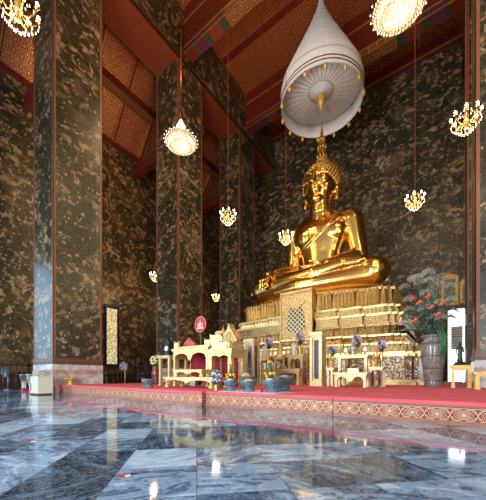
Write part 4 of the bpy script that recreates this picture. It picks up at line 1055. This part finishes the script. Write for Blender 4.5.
# ------------------------------------------------------------------ things on the floor at the left
bx, by = XA(43.5, 3.35), 3.30
q = thing('cream_cabinet', 'cream boxy machine on a dark base at the foot of the nearest column', 'appliance', (bx, by, 0))
MB().box(-.27, .27, -.17, .17, 0, .04).build('base', M['darkwood'], q)
MB().box(-.285, .285, -.185, .185, .04, .50).build('body', M['beige'], q)
MB().box(-.25, -.19, -.195, -.185, .12, .32).build('vent', M['brass'], q)
MB().box(-.285, .285, -.185, .185, .505, .52).build('lid', M['beige'], q)
def donation(label, px, Y, w_, h0, h1):
    t = thing('donation_box', label, 'box', (XA(px, Y), Y, 0))
    MB().box(-w_ * .30, w_ * .30, -w_ * .25, w_ * .25, 0, .10).build('red_foot', M['fanred'], t)
    MB().box(-w_ * .20, w_ * .20, -w_ * .18, w_ * .18, .10, h0).build('stem', M['white'], t)
    b = MB(); b.box(-w_ * .28, w_ * .28, -w_ * .22, w_ * .22, h0, h0 + .02); b.build('tray', M['white'], t)
    g = w_ / 2; b = MB(); b.prism([(-g * .6, -g * .5), (g * .6, -g * .5), (g * .6, g * .5), (-g * .6, g * .5)], h0 + .02, h1, scale_top=[(-g, -g * .8), (g, -g * .8), (g, g * .8), (-g, g * .8)]); b.build('glass_case', M['glass'], t)
    MB().box(-g * 1.03, g * 1.03, -g * .83, g * .83, h1, h1 + .03).build('lid', M['bluewhite'], t)
    b = MB()
    rnd2 = random.Random(px)
    for k in range(7): b.box(-g * .5 + k * .035, -g * .5 + k * .035 + .03, -.04, .04, h0 + .02, h0 + .05 + .07 * rnd2.random())
    o = b.build('banknotes', M['cream'], t)
donation('clear donation box on a white stem, leftmost beside the cream machine', 24, 3.75, .27, .26, .56)
donation('clear donation box on a white stem, between the leftmost box and the cream machine', 31.5, 3.42, .26, .26, .56)
tb = thing('glass_donation_case', 'long clear glass case standing on top of the cream machine', 'box', (bx + .02, by, .52))
MB().box(-.28, .22, -.14, .14, 0, .13).build('glass_case', M['glass'], tb)
b = MB()
for k in range(6): b.box(-.22 + .07 * k, -.18 + .07 * k, -.06, .05, .004, .03 + .02 * (k % 3))
b.build('banknotes', M['cream'], tb)
MB().box(-.285, .225, -.145, .145, .13, .15).build('lid', M['bluewhite'], tb)
def floor_fan(label, x, y, h, R_, mat, rz=0, nb=4):
    t = thing('pedestal_fan', label, 'fan', (x, y, 0), rz)
    MB().lathe([(R_ * .8, 0), (R_ * .75, .03), (.03, .05)], 16).build('base', mat, t)
    MB().tube([(0, 0, .04), (0, 0, h)], .022, 8).build('pole', mat, t)
    MB().lathe([(.05, -.08), (.07, -.05), (.07, .05), (.03, .10)], 12, M=Matrix.Translation((0, 0, h)) @ Matrix.Rotation(PI / 2, 4, 'X')).build('motor', mat, t)
    for k in range(nb):
        a = 2 * PI * k / nb + .4; b = MB(); c_, s_ = math.cos(a), math.sin(a)
        P = lambda r_, w_, o_: (r_ * c_ - w_ * s_, -.12 + o_, h + r_ * s_ + w_ * c_)
        vs = [P(.05, -.02, -.01), P(R_ * .8, -R_ * .22, -.03), P(R_ * .88, R_ * .15, .02), P(.05, .03, .01)]
        b.add(vs + [(v[0], v[1] + .01, v[2]) for v in vs], [(0, 1, 2, 3), (7, 6, 5, 4), (0, 4, 5, 1), (1, 5, 6, 2), (2, 6, 7, 3), (3, 7, 4, 0)]); b.build('blade', mat, t, recalc=True)
    b = MB()
    for yy, rr in ((-.17, .5), (-.15, .8), (-.12, 1.0), (-.07, .8)):
        m = 20; pts = [(R_ * rr * math.cos(2 * PI * k / m), yy, h + R_ * rr * math.sin(2 * PI * k / m)) for k in range(m + 1)]; b.tube(pts, .005, 5)
    for k in range(12):
        a = 2 * PI * k / 12; b.tube([(R_ * .08 * math.cos(a), -.18, h + R_ * .08 * math.sin(a)), (R_ * math.cos(a), -.12, h + R_ * math.sin(a)), (R_ * .5 * math.cos(a), -.04, h + R_ * .5 * math.sin(a))], .004, 4)
    b.build('guard', mat, t)
floor_fan('grey pedestal fan on the marble floor at the left edge', XA(8, 3.6), 3.6, .66, .19, M['grey'], rz=.3)
floor_fan('white pedestal fan by the railing between the first two columns', XA(125, 7.9), 7.9, 1.0, .22, M['white'], rz=.5, nb=5)
floor_fan('dark pedestal fan by the railing, left of the maroon vase', XA(147, 8.6), 8.6, .95, .2, M['black'], rz=.5)
# railing along the side aisle
rl = thing('wooden_railing', 'long dark wooden railing in front of the left mural wall', 'railing', (-13.7, 0, 0))
MB().box(-.05, .05, 2.6, 17, .92, 1.0).build('top_rail', M['darkwood'], rl)
MB().box(-.03, .03, 2.6, 17, .12, .18).build('bottom_rail', M['darkwood'], rl)
for k in range(72):
    y = 2.7 + k * .2
    if k % 8 == 0: MB().box(-.05, .05, y - .05, y + .05, 0, 1.06).build('post', M['darkwood'], rl)
    else: MB().lathe([(.02, .18), (.032, .35), (.016, .5), (.032, .65), (.02, .92)], 6, c=(0, y, 0)).build('baluster', M['darkwood'], rl)
def chair(label, x, y, rz):
    t = thing('wooden_chair', label, 'chair', (x, y, 0), rz)
    MB().box(-.22, .22, -.22, .22, .42, .47).build('seat', M['darkwood'], t)
    for sx in (-1, 1):
        MB().box(sx * .20 - .02, sx * .20 + .02, -.22, -.18, 0, .42).build('leg', M['darkwood'], t)
        MB().box(sx * .20 - .02, sx * .20 + .02, .18, .22, 0, 1.0).build('leg', M['darkwood'], t)
        MB().box(sx * .20 - .025, sx * .20 + .025, -.2, .2, .64, .68).build('armrest', M['darkwood'], t)
    b = MB(); b.box(-.18, .18, .185, .215, .86, .99); b.box(-.06, .06, .19, .21, .47, .86); b.build('backrest', M['darkwood'], t)
chair('dark wooden armchair in the left aisle, nearest the lit window', XA(111, 7.2), 7.0, 1.9)
chair('dark wooden armchair in the left aisle, left of the maroon vase', XA(141, 8.6), 8.75, 1.9)
# stickers on the marble
def sticker(label, px, py, w_, h_, rz):
    u = (376 - py) / 287; d = CAMH / -u; r_ = (px - 243) / 287
    t = thing('floor_sticker', label, 'sticker', (d * (-.585 + .811 * r_), d * (.811 + .585 * r_), 0), rz)
    MB().box(-w_ / 2, 0, -h_ / 2, h_ / 2, 0, .0008).build('red_half', M['redpaint'], t)
    MB().box(0, w_ / 2, -h_ / 2, h_ / 2, 0, .0008).build('white_half', M['white'], t)
    b = MB(); b.box(-w_ / 2, w_ / 2, h_ / 2, h_ / 2 + .012, 0, .0008); b.build('red_edge', M['redpaint'], t)
sticker('red and white sticker on the marble nearest the camera', 125, 476, .055, .035, PI / 4 + .3)
sticker('small red and white sticker on the marble near the left edge', 31, 441.5, .07, .05, PI / 4 + .2)
sticker('tiny red and white sticker on the marble at the right, before the frieze', 405, 451.5, .03, .02, PI / 4)
# ------------------------------------------------------------------ chandeliers
def small_chandelier(label, x, y, z, ztop, s=1.0):
    t = thing('crystal_chandelier', label, 'chandelier', (x, y, z)); t.scale = (1, 1, 1)
    MB().tube([(0, 0, .28 * s), (0, 0, ztop - z)], .008, 6).build('cord', M['redcord'], t)
    MB().lathe([(.01, -.20), (.035, -.17), (.02, -.12), (.05, -.06), (.03, 0), (.045, .06), (.02, .14), (.04, .2), (.01, .28)], 10).build('stem', M['brass'], t)
    for k in range(8):
        a = 2 * PI * k / 8; c_, s_ = math.cos(a) * s, math.sin(a) * s
        q = MB(); q.tube([(.03 * c_, .03 * s_, -.06), (.12 * c_, .12 * s_, -.12), (.21 * c_, .21 * s_, -.04), (.24 * c_, .24 * s_, .04)], .010, 5); q.lathe([(.012, .04), (.035, .05), (.012, .06)], 8, c=(.24 * c_, .24 * s_, 0))
        o = q.build('arm', M['brass'], t)
        MB().ell((.24 * c_, .24 * s_, .095), (.020, .020, .036), 8, 6).build('bulb', M['bulb'], o)
    q = MB()
    for ring, n_, z_ in ((.24, 24, -.05), (.16, 16, -.15), (.09, 10, -.22), (.10, 10, .14)):
        for k in range(n_):
            a = 2 * PI * k / n_; q.lathe([(.002, -.055), (.011, -.03), (.002, 0)], 5, c=(ring * s * math.cos(a), ring * s * math.sin(a), z_))
    o = q.build('crystal_drops', M['crystal_dim'], t); o['kind'] = 'stuff'
    l = bpy.data.lights.new('lamp', 'POINT'); l.energy = 40; l.color = (1, .70, .40); l.shadow_soft_size = .22
    lo = bpy.data.objects.new('lamp_light', l); COL.objects.link(lo); lo.location = (x, y, z - .35)
def azt(x): return 12.9 + (x - XW) / (XL - CW - XW) * 4.05
for px, X_, d_, lb in ((18, None, 3.95, 'arm chandelier with warm bulbs in the top left corner, closest to the camera'),
                       (466, None, 5.66, 'arm chandelier hanging before the column at the right edge'),
                       (415, None, 8.3, 'small arm chandelier hanging right of the statue'),
                       (286, None, 10.5, 'small arm chandelier glowing just left of the gold statue, at its shoulder'),
                       (228, None, 9.1, 'arm chandelier hanging in front of the column left of the statue'),):
    r_ = (px - 243) / 287; x, y = d_ * (-.585 + .811 * r_), d_ * (.811 + .585 * r_)
    z = {18: 8, 466: 119, 415: 200, 286: 237, 228: 216}[px]; z = CAMH + (376 - z) / 287 * d_
    small_chandelier(lb, x, y, z, ZC)
small_chandelier('arm chandelier in the left aisle between the first two columns', XA(155, 9.1) , 9.1, 5.55, azt(XA(155, 9.1)))
small_chandelier('arm chandelier in the left aisle seen between the second and third columns', -12.2, 13.95, 5.60, azt(-12.2))
def big_chandelier(label, x, y, z, R_):
    t = thing('crystal_bowl_chandelier', label, 'chandelier', (x, y, z))
    MB().tube([(0, 0, R_ * 1.55), (0, 0, ZC - z)], .010, 6).build('cord', M['redcord'], t)
    q = MB(); q.lathe([(R_ * .92, -.02), (R_ * .99, -.04), (R_ * 1.0, 0), (R_ * .99, .05), (R_ * .92, .05)], 40)
    q.build('rim_band', M['brass'], t)
    q = MB(); q.lathe([(.02, -.36 * R_), (.30 * R_, -.33 * R_), (.58 * R_, -.23 * R_), (.80 * R_, -.11 * R_), (.93 * R_, 0), (.90 * R_, .02), (.02, .02)], 36); q.build('inner_bowl', M['bowlglow2'], t)
    q = MB()
    for j, f in enumerate((.12, .24, .36, .48, .60, .72, .84, .95, 1.02)):
        z_ = -.40 * R_ * math.sqrt(max(0, 1 - min(f, 1) ** 2)) * .95 - .02; m = max(8, int(46 * f))
        for k in range(m):
            a = 2 * PI * (k + .5 * (j % 2)) / m; q.ell((f * R_ * math.cos(a), f * R_ * math.sin(a), z_), (.022, .022, .032), 5, 4)
    o = q.build('crystal_beads', M['crystal_dim'], t); o['kind'] = 'stuff'
    q = MB()
    for k in range(10):
        a = 2 * PI * k / 10
        pts = [(R_ * .68 * math.cos(a) + R_ * .2 * math.cos(b_) * math.sin(a), R_ * .68 * math.sin(a) - R_ * .2 * math.cos(b_) * math.cos(a), -.20 * R_ * 1.5 + .0 + R_ * .08 * math.sin(b_)) for b_ in [2 * PI * i / 12 for i in range(13)]]
        q.tube(pts, .010, 5)
    q.build('scroll_rings', M['brass'], t)
    # waisted upper tent of bead strings and a small crown
    q = MB()
    for k in range(22):
        a = 2 * PI * k / 22; c_, s_ = math.cos(a), math.sin(a)
        for f in range(10):
            u = f / 9; rr = R_ * (.95 * (1 - u) ** 1.7 + .22); zz = R_ * (.05 + .85 * u)
            q.ell((rr * c_ * .97, rr * s_ * .97, zz), (.020, .020, .028), 5, 4)
    o = q.build('bead_strings', M['crystal'], t); o['kind'] = 'stuff'
    q = MB(); q.lathe([(.22 * R_, .88 * R_), (.34 * R_, .98 * R_), (.30 * R_, 1.08 * R_), (.12 * R_, 1.25 * R_), (.16 * R_, 1.35 * R_), (.03 * R_, 1.56 * R_)], 16); q.build('crown', M['crystal'], t)
    l = bpy.data.lights.new('lamp', 'POINT'); l.energy = 80; l.color = (1, .76, .46); l.shadow_soft_size = .4
    lo = bpy.data.objects.new('lamp_light', l); COL.objects.link(lo); lo.location = (x, y, z - 1.8)
    l = bpy.data.lights.new('lamp', 'POINT'); l.energy = UPL; l.color = (1, .66, .34); l.shadow_soft_size = .4
    lo = bpy.data.objects.new('lamp_light', l); COL.objects.link(lo); lo.location = (x, y, z + 2.2)
UPL = 230
for px, py, d_, R_, lb in ((181, 142, 10.4, .53, 'large glowing crystal bowl chandelier in front of the second column'), (399, 6, 6.6, .53, 'large crystal bowl chandelier at the top edge, right of the canopy')):
    r_ = (px - 243) / 287; big_chandelier(lb, d_ * (-.585 + .811 * r_), d_ * (.811 + .585 * r_), CAMH + (376 - py) / 287 * d_, R_)

# ------------------------------------------------------------------ daylight from the entrance side, lamps, camera
def area(name, loc, rot, sx, sy, e, col):
    l = bpy.data.lights.new(name, 'AREA'); l.shape = 'RECTANGLE'; l.size = sx; l.size_y = sy; l.energy = e; l.color = col
    o = bpy.data.objects.new(name, l); COL.objects.link(o); o.location = loc; o.rotation_euler = rot; return o
R90 = PI / 2
area('entrance_daylight', (-4.7, -3.3, 2.3), (R90 + .05, 0, 0), 3.2, 4.2, 620, (.93, .97, 1.0))
area('side_door_daylight', (-12.6, -3.0, 2.0), (R90, 0, -.15), 2.2, 3.6, 350, (.55, .78, 1.0))
area('side_door_daylight', (3.0, -3.2, 2.0), (R90, 0, 0), 2.2, 3.6, 300, (.85, .93, 1.0))
area('left_window_daylight', (-14.42, 1.9, 3.0), (0, -R90, 0), 4.6, 2.0, 75, (.42, .70, 1.0))
area('right_window_daylight', (4.8, 6.6, 2.6), (0, R90, 0), 2.6, 1.4, 50, (.9, .95, 1.0))
area('back_door_daylight', ((DX0 + DX1) / 2, YW + .9, 2.2), (-R90, 0, 0), .7, 3.0, 20, (.9, .96, 1.0))
wd = bpy.data.worlds.new('world'); SC.world = wd; wd.use_nodes = True
bg = wd.node_tree.nodes['Background']; bg.inputs[0].default_value = (.80, .84, .95, 1); bg.inputs[1].default_value = .30
cam = bpy.data.cameras.new('camera'); co = bpy.data.objects.new('camera', cam); COL.objects.link(co); SC.camera = co
co.location = (0, 0, CAMH); co.rotation_euler = (PI / 2, 0, math.atan2(.585, .811))
cam.sensor_fit = 'HORIZONTAL'; cam.sensor_width = 36; cam.lens = 36 * 287 / 486; cam.shift_y = 126 / 486; cam.clip_start = .05
SC.view_settings.view_transform = 'Standard'; SC.view_settings.look = 'None'; SC.view_settings.gamma = 1; SC.view_settings.exposure = 0.47
SC.view_settings.use_curve_mapping = False
SC.cycles.use_denoising = True; SC.cycles.max_bounces = 8; SC.cycles.sample_clamp_indirect = 4
